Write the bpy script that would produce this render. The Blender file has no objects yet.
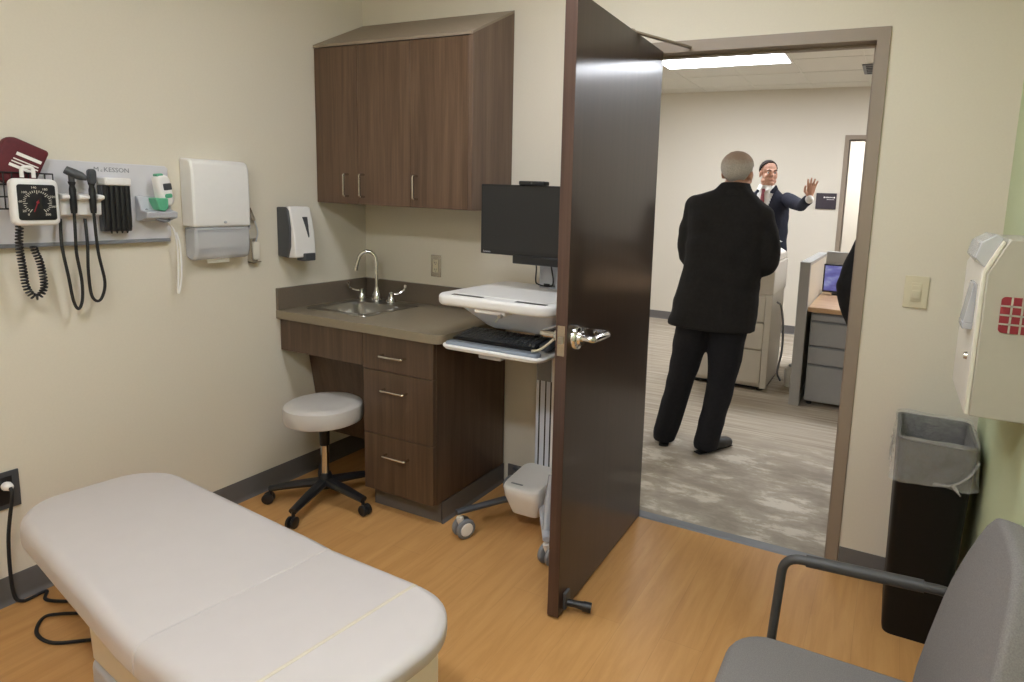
import bpy, bmesh, math, random
from mathutils import Vector, Matrix, Euler, noise
random.seed(4)
SC = bpy.context.scene
COL = SC.collection
PI = math.pi

# ------------------------------------------------------------------ materials
def lin(c):
    c /= 255.0
    return c / 12.92 if c <= 0.04045 else ((c + 0.055) / 1.055) ** 2.4

def rgb(r, g, b):
    return (lin(r), lin(g), lin(b), 1)

def base_mat(name):
    m = bpy.data.materials.new(name)
    m.use_nodes = True
    nt = m.node_tree
    p = nt.nodes['Principled BSDF']
    return m, nt, p

def coords(nt, scale=(1, 1, 1), rot=(0, 0, 0)):
    tc = nt.nodes.new('ShaderNodeTexCoord')
    mp = nt.nodes.new('ShaderNodeMapping')
    mp.inputs['Scale'].default_value = scale
    mp.inputs['Rotation'].default_value = rot
    nt.links.new(tc.outputs['Object'], mp.inputs['Vector'])
    return mp.outputs['Vector']

def noise_node(nt, vec, scale, detail=3, rough=.5, dist=0):
    n = nt.nodes.new('ShaderNodeTexNoise')
    n.inputs['Scale'].default_value = scale
    n.inputs['Detail'].default_value = detail
    n.inputs['Roughness'].default_value = rough
    n.inputs['Distortion'].default_value = dist
    nt.links.new(vec, n.inputs['Vector'])
    return n.outputs['Fac']

def ramp(nt, fac, stops):
    r = nt.nodes.new('ShaderNodeValToRGB')
    e = r.color_ramp.elements
    while len(e) < len(stops):
        e.new(.5)
    for k, (p, c) in enumerate(stops):
        e[k].position = p
        e[k].color = c
    nt.links.new(fac, r.inputs['Fac'])
    return r.outputs['Color']

def bump(nt, p, fac, strength=.1, dist=.002):
    b = nt.nodes.new('ShaderNodeBump')
    b.inputs['Strength'].default_value = strength
    b.inputs['Distance'].default_value = dist
    nt.links.new(fac, b.inputs['Height'])
    nt.links.new(b.outputs['Normal'], p.inputs['Normal'])

def plain(name, c, rough=.5, metal=0, vary=.04, scale=30, bmp=0, spec=.5, coat=0):
    m, nt, p = base_mat(name)
    v = coords(nt)
    f = noise_node(nt, v, scale)
    lo = tuple(x * (1 - vary) for x in c[:3]) + (1,)
    hi = tuple(min(1, x * (1 + vary)) for x in c[:3]) + (1,)
    nt.links.new(ramp(nt, f, [(.3, lo), (.7, hi)]), p.inputs['Base Color'])
    p.inputs['Roughness'].default_value = rough
    p.inputs['Metallic'].default_value = metal
    p.inputs['Specular IOR Level'].default_value = spec
    p.inputs['Coat Weight'].default_value = coat
    if bmp:
        bump(nt, p, f, bmp)
    return m

def wood(name, dark, mid, light, rough=.4, grain=(26, 26, 1.3), spec=.5):
    m, nt, p = base_mat(name)
    v = coords(nt, grain)
    f = noise_node(nt, v, 1.0, 6, .62, .3)
    v2 = coords(nt, (grain[0] * 5, grain[1] * 5, grain[2] * 2))
    f2 = noise_node(nt, v2, 1.0, 3, .6)
    mx = nt.nodes.new('ShaderNodeMath'); mx.operation = 'MULTIPLY_ADD'
    nt.links.new(f2, mx.inputs[0]); mx.inputs[1].default_value = .35
    nt.links.new(f, mx.inputs[2])
    nt.links.new(ramp(nt, mx.outputs[0], [(.42, dark), (.66, mid), (.9, light)]), p.inputs['Base Color'])
    p.inputs['Roughness'].default_value = rough
    p.inputs['Specular IOR Level'].default_value = spec
    return m

def emit(name, c, s):
    m, nt, p = base_mat(name)
    p.inputs['Base Color'].default_value = c
    p.inputs['Emission Color'].default_value = c
    p.inputs['Emission Strength'].default_value = s
    return m

def film(name, c, alpha, rough=.35):
    m, nt, p = base_mat(name)
    p.inputs['Base Color'].default_value = c
    p.inputs['Roughness'].default_value = rough
    p.inputs['Alpha'].default_value = alpha
    if 'liner' in name:
        bump(nt, p, noise_node(nt, coords(nt, (1, 1, .6)), 34, 5, .6, 1.2), .9, .02)
    return m

M = {}
M['wall'] = plain('wall paint cream', rgb(222, 214, 197), .75, vary=.012, scale=120, bmp=.05, spec=.25)
M['green'] = plain('wall paint green', rgb(200, 210, 172), .75, vary=.012, scale=120, bmp=.05, spec=.25)
M['hallwall'] = plain('hall wall paint', rgb(218, 211, 197), .8, vary=.012, scale=120, spec=.25)
M['ceil'] = plain('ceiling tile', rgb(226, 224, 215), .9, vary=.03, scale=200)
M['basebd'] = plain('rubber cove base', rgb(98, 94, 91), .5, vary=.03)
M['frame'] = plain('door frame paint', rgb(148, 133, 117), .45, vary=.015)
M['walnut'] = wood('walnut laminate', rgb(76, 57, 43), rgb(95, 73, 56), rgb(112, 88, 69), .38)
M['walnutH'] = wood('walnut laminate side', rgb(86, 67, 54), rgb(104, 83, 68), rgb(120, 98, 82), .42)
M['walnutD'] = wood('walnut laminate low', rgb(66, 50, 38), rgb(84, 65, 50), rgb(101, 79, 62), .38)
M['door'] = wood('espresso door veneer', rgb(44, 30, 23), rgb(50, 35, 27), rgb(56, 40, 32), .36, (30, 30, 1.0), spec=.3)
M['door'].node_tree.nodes['Principled BSDF'].inputs['Coat Weight'].default_value = .35
M['door'].node_tree.nodes['Principled BSDF'].inputs['Coat Roughness'].default_value = .13
M['dooredge'] = wood('espresso door edge', rgb(64, 46, 40), rgb(80, 59, 51), rgb(94, 72, 62), .35, (30, 30, 1.0))
M['counter'] = plain('counter laminate', rgb(136, 124, 104), .38, vary=.06, scale=180)
M['splash'] = plain('backsplash laminate', rgb(112, 100, 86), .4, vary=.06, scale=180)
M['toplam'] = plain('cabinet top laminate', rgb(144, 130, 113), .55, vary=.05, scale=60)
M['board'] = plain('board grey', rgb(214, 212, 216), .45, vary=.01)
M['tub'] = plain('pale blue grey plastic', rgb(214, 220, 232), .4, vary=.01)
M['steel'] = plain('brushed steel', rgb(190, 188, 182), .28, 1, vary=.04)
M['chrome'] = plain('chrome', rgb(225, 225, 225), .08, 1, vary=.01)
M['nickel'] = plain('satin nickel', rgb(206, 200, 190), .22, 1, vary=.03)
M['vinyl'] = plain('cream vinyl upholstery', rgb(194, 187, 184), .42, vary=.012, scale=14, bmp=.04)
M['seatvinyl'] = plain('stool vinyl', rgb(196, 191, 186), .4, vary=.015, scale=20)
M['seam'] = plain('seam welt', rgb(196, 186, 168), .5, vary=.02)
M['black'] = plain('black plastic', rgb(26, 26, 28), .4, vary=.05)
M['blackmatte'] = plain('black matte', rgb(22, 22, 24), .7, vary=.05)
M['screen'] = plain('monitor screen', rgb(34, 35, 37), .32, vary=.02)
M['white'] = plain('white plastic', rgb(236, 234, 231), .35, vary=.01)
M['offwhite'] = plain('off white plastic', rgb(226, 220, 206), .4, vary=.01)
M['greyplas'] = plain('light grey plastic', rgb(186, 188, 194), .4, vary=.02)
M['midgrey'] = plain('mid grey plastic', rgb(128, 130, 134), .45, vary=.03)
M['darkgrey'] = plain('dark grey plastic', rgb(70, 72, 76), .45, vary=.03)
M['bluegrey'] = plain('wrist rest gel', rgb(136, 146, 158), .5, vary=.03)
M['ivory'] = plain('ivory plate', rgb(214, 205, 178), .4, vary=.01)
M['beige'] = plain('beige cabinet plastic', rgb(180, 174, 160), .5, vary=.015)
M['burgundy'] = plain('burgundy nylon', rgb(92, 26, 34), .6, vary=.1, scale=90)
M['maroon'] = plain('maroon red', rgb(140, 36, 48), .5, vary=.04)
M['tgreen'] = plain('mint green plastic', rgb(96, 176, 138), .4, vary=.03)
M['chairfab'] = plain('grey woven fabric', rgb(122, 118, 115), .9, vary=.16, scale=420, bmp=.3, spec=.2)
M['tube'] = plain('charcoal painted tube', rgb(62, 61, 60), .45, vary=.03)
M['skin'] = plain('skin', rgb(206, 158, 134), .55, vary=.04, scale=40)
M['lips'] = plain('lips', rgb(176, 112, 100), .5, vary=.03)
M['eyewhite'] = plain('eye white', rgb(230, 226, 220), .25, vary=.01)
M['iris'] = plain('iris', rgb(50, 38, 30), .2, vary=.02)
M['suit'] = plain('black suit wool', rgb(38, 37, 37), .85, vary=.12, scale=60, bmp=.1, spec=.2)
M['trouser'] = plain('dark trouser wool', rgb(34, 34, 38), .85, vary=.12, scale=60, spec=.2)
M['navy'] = plain('navy suit wool', rgb(40, 42, 54), .85, vary=.12, scale=60, spec=.2)
M['shirt'] = plain('white shirt cotton', rgb(232, 230, 226), .7, vary=.02)
M['shoe'] = plain('black leather', rgb(24, 22, 22), .3, vary=.05)
M['tie'] = plain('burgundy tie silk', rgb(120, 50, 56), .5, vary=.3, scale=90)
M['greyhair'] = plain('grey hair', rgb(200, 196, 190), .85, vary=.16, scale=160, bmp=.5, spec=.15)
M['thinhair'] = plain('thinning brown grey hair', rgb(190, 160, 142), .8, vary=.1, scale=120, bmp=.3, spec=.2)
M['darkhair'] = plain('dark hair', rgb(48, 40, 36), .8, vary=.1, scale=160, spec=.1)
M['binblack'] = plain('black bin plastic', rgb(17, 17, 17), .5, vary=.08, spec=.25)
M['panelgrey'] = plain('cubicle panel grey', rgb(164, 162, 158), .7, vary=.04, scale=200)
M['panellight'] = plain('cubicle panel fabric', rgb(206, 198, 180), .85, vary=.05, scale=300)
M['filegrey'] = plain('file cabinet grey', rgb(158, 158, 158), .45, vary=.02)
M['deskwood'] = wood('desk maple', rgb(180, 142, 104), rgb(200, 164, 124), rgb(212, 180, 142), .4, (3, 40, 40))
M['copier'] = plain('copier plastic', rgb(212, 205, 194), .45, vary=.01)
M['copierdark'] = plain('copier grey', rgb(150, 146, 140), .45, vary=.02)
M['paper'] = plain('paper', rgb(244, 242, 236), .7, vary=.01)
M['sign'] = plain('sign face', rgb(58, 50, 58), .5, vary=.03)
M['plastbag'] = film('clear bin liner', rgb(222, 220, 214), .30, .22)
M['clear'] = film('clear smoky plastic', rgb(206, 208, 212), .62, .2)
M['lamp'] = emit('lamp diffuser', rgb(243, 247, 255), 18.5)
M['lampB'] = emit('lamp diffuser rear', rgb(243, 247, 255), 35.0)
M['hlamp'] = emit('hall lamp diffuser', rgb(243, 247, 255), 20.0)
M['farlamp'] = emit('far lamp diffuser', rgb(248, 250, 255), 30.0)

def thin_crown():
    m = M['greyhair']; nt = m.node_tree; p = nt.nodes['Principled BSDF']
    old = p.inputs['Base Color'].links[0].from_socket
    tc = nt.nodes.new('ShaderNodeTexCoord'); sp = nt.nodes.new('ShaderNodeSeparateXYZ')
    nt.links.new(tc.outputs['Object'], sp.inputs[0])
    n3 = noise_node(nt, coords(nt, (1, 1, 1)), 55, 4)
    ad = nt.nodes.new('ShaderNodeMath'); ad.operation = 'MULTIPLY_ADD'
    nt.links.new(n3, ad.inputs[0]); ad.inputs[1].default_value = .06
    nt.links.new(sp.outputs['Z'], ad.inputs[2])
    fr = nt.nodes.new('ShaderNodeMapRange')
    fr.inputs['From Min'].default_value = 1.755; fr.inputs['From Max'].default_value = 1.80
    nt.links.new(ad.outputs[0], fr.inputs['Value'])
    mx = nt.nodes.new('ShaderNodeMix'); mx.data_type = 'RGBA'
    nt.links.new(fr.outputs['Result'], mx.inputs['Factor'])
    nt.links.new(old, mx.inputs['A']); mx.inputs['B'].default_value = rgb(188, 168, 156)
    nt.links.new(mx.outputs['Result'], p.inputs['Base Color'])
thin_crown()

def monitor_glow():
    m, nt, p = base_mat('lit blue screen')
    v = coords(nt, (4, 4, 9))
    f = noise_node(nt, v, 1.6, 3)
    c = ramp(nt, f, [(.3, rgb(70, 60, 130)), (.55, rgb(120, 120, 190)), (.75, rgb(180, 190, 225))])
    nt.links.new(c, p.inputs['Emission Color'])
    p.inputs['Emission Strength'].default_value = .55
    p.inputs['Base Color'].default_value = rgb(30, 30, 40)
    return m
M['glow'] = monitor_glow()

def oak_floor():
    m, nt, p = base_mat('oak vinyl planks')
    tc = nt.nodes.new('ShaderNodeTexCoord')
    mp = nt.nodes.new('ShaderNodeMapping')
    mp.inputs['Rotation'].default_value = (0, 0, PI / 2)
    nt.links.new(tc.outputs['Object'], mp.inputs['Vector'])
    br = nt.nodes.new('ShaderNodeTexBrick')
    br.offset = .37
    br.inputs['Scale'].default_value = 1
    br.inputs['Brick Width'].default_value = 1.22
    br.inputs['Row Height'].default_value = .152
    br.inputs['Mortar Size'].default_value = .0012
    br.inputs['Mortar Smooth'].default_value = .2
    br.inputs['Bias'].default_value = 0
    br.inputs['Color1'].default_value = rgb(192, 143, 86)
    br.inputs['Color2'].default_value = rgb(202, 155, 98)
    br.inputs['Mortar'].default_value = rgb(168, 124, 78)
    nt.links.new(mp.outputs['Vector'], br.inputs['Vector'])
    f = noise_node(nt, coords(nt, (22, 2.2, 1)), 1.0, 6, .65, .6)
    g = ramp(nt, f, [(.3, rgb(180, 130, 74)), (.55, rgb(202, 152, 94)), (.8, rgb(216, 170, 112))])
    mx = nt.nodes.new('ShaderNodeMix'); mx.data_type = 'RGBA'; mx.blend_type = 'MIX'
    mx.inputs['Factor'].default_value = .6
    nt.links.new(br.outputs['Color'], mx.inputs['A'])
    nt.links.new(g, mx.inputs['B'])
    nt.links.new(mx.outputs['Result'], p.inputs['Base Color'])
    p.inputs['Roughness'].default_value = .42
    p.inputs['Specular IOR Level'].default_value = .4
    return m
M['oak'] = oak_floor()

def carpet_mat():
    m, nt, p = base_mat('mottled carpet tile')
    v = coords(nt, (3.6, 7.0, 1))
    f = noise_node(nt, v, 1.0, 6, .68, .15)
    near = ramp(nt, f, [(.40, rgb(154, 144, 131)), (.53, rgb(172, 162, 147)), (.61, rgb(204, 196, 182))])
    v2 = coords(nt, (1.0, 22, 1))
    f2 = noise_node(nt, v2, 1.4, 4, .6)
    far = ramp(nt, f2, [(.35, rgb(156, 145, 130)), (.55, rgb(178, 167, 150)), (.72, rgb(198, 187, 169))])
    tc = nt.nodes.new('ShaderNodeTexCoord')
    sp = nt.nodes.new('ShaderNodeSeparateXYZ')
    nt.links.new(tc.outputs['Object'], sp.inputs[0])
    n3 = noise_node(nt, coords(nt, (1.2, 1.2, 1)), 1.5, 3)
    ad = nt.nodes.new('ShaderNodeMath'); ad.operation = 'MULTIPLY_ADD'
    nt.links.new(n3, ad.inputs[0]); ad.inputs[1].default_value = .9
    nt.links.new(sp.outputs['Y'], ad.inputs[2])
    fr = nt.nodes.new('ShaderNodeMapRange')
    fr.inputs['From Min'].default_value = 1.45
    fr.inputs['From Max'].default_value = 1.75
    nt.links.new(ad.outputs[0], fr.inputs['Value'])
    mx = nt.nodes.new('ShaderNodeMix'); mx.data_type = 'RGBA'
    nt.links.new(fr.outputs['Result'], mx.inputs['Factor'])
    nt.links.new(near, mx.inputs['A'])
    nt.links.new(far, mx.inputs['B'])
    nt.links.new(mx.outputs['Result'], p.inputs['Base Color'])
    p.inputs['Roughness'].default_value = .95
    p.inputs['Specular IOR Level'].default_value = .1
    fb = noise_node(nt, coords(nt, (300, 300, 300)), 1, 2)
    bump(nt, p, fb, .4, .004)
    return m
M['carpet'] = carpet_mat()

# ------------------------------------------------------------------ mesh helpers
def BM():
    return bmesh.new()

def link(name, me, parent=None):
    o = bpy.data.objects.new(name, me)
    COL.objects.link(o)
    if parent is not None:
        o.parent = parent
    return o

def top_of(o):
    while o.parent is not None:
        o = o.parent
    return o

def finish(bm, mat, smooth=True):
    bmesh.ops.recalc_face_normals(bm, faces=bm.faces[:])
    me = bpy.data.meshes.new('m')
    bm.to_mesh(me)
    bm.free()
    mats = mat if isinstance(mat, (list, tuple)) else [mat]
    for q in mats:
        me.materials.append(q)
    if smooth:
        for p in me.polygons:
            p.use_smooth = True
        me.set_sharp_from_angle(angle=math.radians(38))
    return me

def bev(o, w, seg=2):
    b = o.modifiers.new('bevel', 'BEVEL')
    b.width = w
    b.segments = seg
    b.limit_method = 'ANGLE'
    b.angle_limit = math.radians(40)
    b.harden_normals = False
    return o

def part(name, bm, mat, parent, bevel=0, label=None, smooth=True):
    """Part built in world coordinates, hung under its thing."""
    t = top_of(parent)
    bm.transform(t.matrix_basis.inverted())
    o = link(name, finish(bm, mat, smooth), parent)
    if bevel:
        bev(o, bevel)
    if label:
        o['label'] = label
    return o

def thing(name, label, cat, loc, group=None):
    o = bpy.data.objects.new(name, None)
    o.empty_display_size = .05
    COL.objects.link(o)
    o.location = loc
    o['label'] = label
    o['category'] = cat
    if group:
        o['group'] = group
    return o

def solo(name, bm, mat, loc, label, cat, bevel=0, group=None):
    bm.transform(Matrix.Translation(-Vector(loc)))
    o = link(name, finish(bm, mat))
    o.location = loc
    o['label'] = label
    o['category'] = cat
    if group:
        o['group'] = group
    if bevel:
        bev(o, bevel)
    return o

def struct(name, bm, mat, label=None, cat=None, bevel=0, smooth=True):
    o = link(name, finish(bm, mat, smooth))
    o['kind'] = 'structure'
    if label:
        o['label'] = label
    if cat:
        o['category'] = cat
    if bevel:
        bev(o, bevel)
    return o

def box(bm, x0, x1, y0, y1, z0, z1, mat_index=0, mtx=None):
    c = [(x0, y0, z0), (x1, y0, z0), (x1, y1, z0), (x0, y1, z0), (x0, y0, z1), (x1, y0, z1), (x1, y1, z1), (x0, y1, z1)]
    v = [bm.verts.new(mtx @ Vector(p) if mtx else p) for p in c]
    for f in ((0, 3, 2, 1), (4, 5, 6, 7), (0, 1, 5, 4), (1, 2, 6, 5), (2, 3, 7, 6), (3, 0, 4, 7)):
        bm.faces.new([v[i] for i in f]).material_index = mat_index
    return v

def prism(bm, pts, f0, f1):
    """pts: list of 2d points; f0/f1 map a 2d point to 3d for the two end caps."""
    a = [bm.verts.new(f0(*p)) for p in pts]
    b = [bm.verts.new(f1(*p)) for p in pts]
    n = len(pts)
    bm.faces.new(a)
    bm.faces.new(b[::-1])
    for i in range(n):
        j = (i + 1) % n
        bm.faces.new((a[i], b[i], b[j], a[j]))

def prism_x(bm, pts, x0, x1):
    prism(bm, pts, lambda y, z: (x0, y, z), lambda y, z: (x1, y, z))

def prism_y(bm, pts, y0, y1):
    prism(bm, pts, lambda x, z: (x, y0, z), lambda x, z: (x, y1, z))

def prism_z(bm, pts, z0, z1):
    prism(bm, pts, lambda x, y: (x, y, z0), lambda x, y: (x, y, z1))

def loops(bm, rings, cap=True, closed=True):
    vs = [[bm.verts.new(p) for p in r] for r in rings]
    n = len(vs[0])
    for a, b in zip(vs, vs[1:]):
        for i in range(n if closed else n - 1):
            j = (i + 1) % n
            bm.faces.new((a[i], a[j], b[j], b[i]))
    if cap:
        bm.faces.new(vs[0][::-1])
        bm.faces.new(vs[-1])
    return vs

def frames(pts, up=None):
    out = []
    prev = None
    n = len(pts)
    for i in range(n):
        t = (pts[min(i + 1, n - 1)] - pts[max(i - 1, 0)]).normalized()
        if prev is None:
            u = Vector(up) if up else (Vector((0, 0, 1)) if abs(t.z) < .9 else Vector((1, 0, 0)))
        else:
            u = prev
        u = (u - t * u.dot(t))
        if u.length < 1e-5:
            u = t.orthogonal()
        u.normalize()
        out.append((u, t.cross(u)))
        prev = u
    return out

def tube(bm, pts, r, n=10, r2=None, up=None):
    """Sweep an ellipse (radius r along `up`, r2 across) along points; r may be a list."""
    pts = [Vector(p) for p in pts]
    rs = r if isinstance(r, (list, tuple)) else [r] * len(pts)
    r2s = rs if r2 is None else (r2 if isinstance(r2, (list, tuple)) else [r2] * len(pts))
    rings = []
    for p, (u, w), a, b in zip(pts, frames(pts, up), rs, r2s):
        rings.append([p + u * (a * math.cos(2 * PI * k / n)) + w * (b * math.sin(2 * PI * k / n)) for k in range(n)])
    return loops(bm, rings)

def spline(pts, m=8):
    pts = [Vector(p) for p in pts]
    P = [pts[0] * 2 - pts[1]] + pts + [pts[-1] * 2 - pts[-2]]
    out = []
    for i in range(1, len(P) - 2):
        a, b, c, d = P[i - 1], P[i], P[i + 1], P[i + 2]
        for k in range(m):
            t = k / m
            out.append(.5 * ((2 * b) + (c - a) * t + (2 * a - 5 * b + 4 * c - d) * t * t + (3 * b - a - 3 * c + d) * t ** 3))
    out.append(pts[-1])
    return out

def fillet(pts, r, m=5):
    """Polyline with rounded corners."""
    pts = [Vector(p) for p in pts]
    out = [pts[0]]
    for a, b, c in zip(pts, pts[1:], pts[2:]):
        d1 = (a - b).normalized(); d2 = (c - b).normalized()
        p = b + d1 * r; q = b + d2 * r
        for k in range(m + 1):
            t = k / m
            out.append(p * (1 - t) ** 2 + b * 2 * t * (1 - t) + q * t * t)
    out.append(pts[-1])
    return out

def lathe(bm, prof, loc=(0, 0, 0), n=24, axis='z'):
    L = Vector(loc)
    rings = []
    for r, z in prof:
        ring = []
        for k in range(n):
            a = 2 * PI * k / n
            x, y = max(r, 1e-4) * math.cos(a), max(r, 1e-4) * math.sin(a)
            p = {'z': (x, y, z), 'x': (z, x, y), 'y': (y, z, x)}[axis]
            ring.append(L + Vector(p))
        rings.append(ring)
    return loops(bm, rings)

def ball(bm, c, r, u=14, v=10, mtx=None):
    r = (r, r, r) if not isinstance(r, (tuple, list)) else r
    mt = Matrix.Translation(Vector(c)) @ (mtx.to_4x4() if mtx else Matrix()) @ Matrix.Diagonal((*r, 1))
    bmesh.ops.create_uvsphere(bm, u_segments=u, v_segments=v, radius=1, matrix=mt)

def rrect(w, h, rad, m=6):
    """Rounded rectangle (CCW), rad = 4 radii: (+,+) (-,+) (-,-) (+,-)."""
    if not isinstance(rad, (list, tuple)):
        rad = [rad] * 4
    out = []
    for k, (sx, sy) in enumerate(((1, 1), (-1, 1), (-1, -1), (1, -1))):
        r = max(rad[k], 1e-4)
        cx, cy = sx * (w / 2 - r), sy * (h / 2 - r)
        for i in range(m + 1):
            a = PI / 2 * k + PI / 2 * i / m
            out.append((cx + r * math.cos(a), cy + r * math.sin(a)))
    return out

def inset(poly, d):
    n = len(poly)
    out = []
    for i in range(n):
        p0 = Vector(poly[i - 1]); p1 = Vector(poly[i]); p2 = Vector(poly[(i + 1) % n])
        e1 = p1 - p0; e2 = p2 - p1
        n1 = Vector((-e1.y, e1.x)).normalized() if e1.length > 1e-9 else Vector((0, 0))
        n2 = Vector((-e2.y, e2.x)).normalized() if e2.length > 1e-9 else n1
        if n1.length < .5:
            n1 = n2
        nn = (n1 + n2)
        nn = nn / max(nn.length_squared / 2, .3)
        out.append((p1.x + nn.x * d, p1.y + nn.y * d))
    return out

def slab(bm, poly, z0, z1, rt, rb=None, mtx=None, m=4, crown=0):
    """Soft slab with rounded top (rt) and bottom (rb) edges."""
    rb = rt if rb is None else rb
    rings = []
    def ring(d, z):
        return [Vector((x, y, z)) for x, y in inset(poly, d)]
    for k in range(m + 1):
        a = PI / 2 * k / m
        rings.append(ring(rb * (1 - math.sin(a)), z0 + rb * (1 - math.cos(a))))
    for k in range(m + 1):
        a = PI / 2 * k / m
        rings.append(ring(rt * (1 - math.cos(a)), z1 - rt * (1 - math.sin(a))))
    if mtx:
        rings = [[mtx @ p for p in r] for r in rings]
    return loops(bm, rings)

def text_mesh(s, size, mtx, depth=.0005, align='LEFT'):
    cu = bpy.data.curves.new('t', 'FONT')
    cu.body = s
    cu.size = size
    cu.extrude = depth
    cu.resolution_u = 2
    cu.align_x = align
    cu.align_y = 'CENTER'
    o = bpy.data.objects.new('t', cu)
    COL.objects.link(o)
    bpy.context.view_layer.update()
    dg = bpy.context.evaluated_depsgraph_get()
    me = bpy.data.meshes.new_from_object(o.evaluated_get(dg))
    bpy.data.objects.remove(o)
    bpy.data.curves.remove(cu)
    bm = BM()
    bm.from_mesh(me)
    bpy.data.meshes.remove(me)
    bm.transform(mtx)
    return bm

def remesh(bm, voxel, smooth=6):
    me = bpy.data.meshes.new('r')
    bm.to_mesh(me); bm.free()
    o = bpy.data.objects.new('r', me)
    COL.objects.link(o)
    r = o.modifiers.new('r', 'REMESH'); r.mode = 'VOXEL'; r.voxel_size = voxel
    s = o.modifiers.new('s', 'SMOOTH'); s.iterations = smooth; s.factor = .5
    bpy.context.view_layer.update()
    dg = bpy.context.evaluated_depsgraph_get()
    out = bpy.data.meshes.new_from_object(o.evaluated_get(dg))
    bpy.data.objects.remove(o)
    bpy.data.meshes.remove(me)
    b = BM(); b.from_mesh(out)
    bpy.data.meshes.remove(out)
    return b

def dup(root, loc, label=None, group=None):
    r = root.copy(); COL.objects.link(r); r.location = loc
    if label: r['label'] = label
    if group: r['group'] = group
    for ch in list(root.children):
        c = ch.copy(); COL.objects.link(c); c.parent = r
        for g in list(ch.children):
            d = g.copy(); COL.objects.link(d); d.parent = c
    return r

# wall-plane frames for lettering: left wall faces +x, back walls face -y
def on_left(x, y, z):     # text reads along +y when seen from the room
    return Matrix(((0, 0, 1, x), (1, 0, 0, y), (0, 1, 0, z), (0, 0, 0, 1)))

def on_back(x, y, z):
    return Matrix(((1, 0, 0, x), (0, 0, -1, y), (0, 1, 0, z), (0, 0, 0, 1)))

# ------------------------------------------------------------------ the room
W, H, YB = 3.085, 2.74, -3.4
XL, XR, ZO = 1.702, 2.598, 2.146        # door opening
HX0, HX1, HY1, HH = -2.6, 4.8, 5.0, 2.84

b = BM(); box(b, 0, W, YB, .0, -.08, 0); struct('floor', b, M['oak'], 'oak plank vinyl floor of the exam room', 'floor')
b = BM(); box(b, HX0, HX1, .0, 7.2, -.08, 0); struct('floor_hall', b, M['carpet'], 'mottled greige carpet of the office beyond the door', 'floor')
b = BM(); box(b, -.1, W + .1, YB, 0, H, H + .1); struct('ceiling', b, M['ceil'], 'white ceiling of the exam room', 'ceiling')
b = BM(); box(b, HX0, HX1, .12, 7.2, HH, HH + .1); struct('ceiling_hall', b, M['ceil'], 'white tiled ceiling of the office', 'ceiling')
b = BM(); box(b, -.1, 0, YB, 0, 0, H); struct('wall_left', b, M['wall'], 'cream wall carrying the diagnostic board and dispensers', 'wall')
b = BM(); box(b, W, W + .1, YB, 0, 0, H); struct('wall_right', b, M['green'], 'pale green accent wall behind the grey chair', 'wall')
b = BM(); box(b, -.1, W + .1, YB - .1, YB, 0, H); struct('wall_rear', b, M['wall'], 'cream wall behind the viewer', 'wall')
b = BM()
box(b, HX0, XL, 0, .10, 0, 3.0); box(b, XR, HX1, 0, .10, 0, 3.0); box(b, XL, XR, 0, .10, ZO, 3.0)
struct('wall_back', b, M['wall'], 'cream wall with the sink cabinets and the doorway', 'wall')
b = BM(); box(b, HX0 - .1, HX0, 0, 7.2, 0, 3); struct('wall_hall_left', b, M['hallwall'], 'cream side wall of the office, behind the open door', 'wall')
b = BM(); box(b, HX1, HX1 + .1, 0, 7.2, 0, 3); struct('wall_hall_right', b, M['hallwall'], 'cream side wall of the office, beyond the door frame', 'wall')
FX0, FX1, FZ = 2.17, 3.07, 2.27
b = BM()
box(b, HX0, FX0, HY1, HY1 + .12, 0, 3.0); box(b, FX1, HX1, HY1, HY1 + .12, 0, 3.0); box(b, FX0, FX1, HY1, HY1 + .12, FZ, 3.0)
struct('wall_hall_back', b, M['hallwall'], 'far cream wall of the office with a small dark sign', 'wall')
b = BM(); box(b, HX0, HX1, 7.2, 7.3, 0, 3); struct('wall_far', b, M['hallwall'], 'bright wall of the room seen through the far doorway', 'wall')

def cove(bm, pts):
    """Cove base along a floor polyline; inward normal to the left of travel."""
    prof = [(0, .1), (.004, .1), (.006, .095), (.006, .02), (.012, .006), (.02, 0), (0, 0)]
    for (x0, y0), (x1, y1) in zip(pts, pts[1:]):
        d = Vector((x1 - x0, y1 - y0)); n = Vector((-d.y, d.x)).normalized()
        prism(bm, prof, lambda s, z: (x0 + n.x * s, y0 + n.y * s, z), lambda s, z: (x1 + n.x * s, y1 + n.y * s, z))
b = BM(); cove(b, [(0, 0), (0, YB)]); struct('baseboard_left', b, M['basebd'], 'dark grey rubber base along the left wall', 'baseboard')
b = BM(); cove(b, [(XL - .05, 0), (.992, 0)]); cove(b, [(W, 0), (XR + .05, 0)]); struct('baseboard_back', b, M['basebd'], 'dark grey rubber base along the door wall', 'baseboard')
b = BM(); cove(b, [(W, YB), (W, 0)]); struct('baseboard_right', b, M['basebd'], 'dark grey rubber base along the green wall', 'baseboard')
b = BM(); cove(b, [(FX0 - .06, HY1), (HX0, HY1)]); struct('baseboard_hall', b, M['basebd'], 'grey base along the far office wall', 'baseboard')

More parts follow.
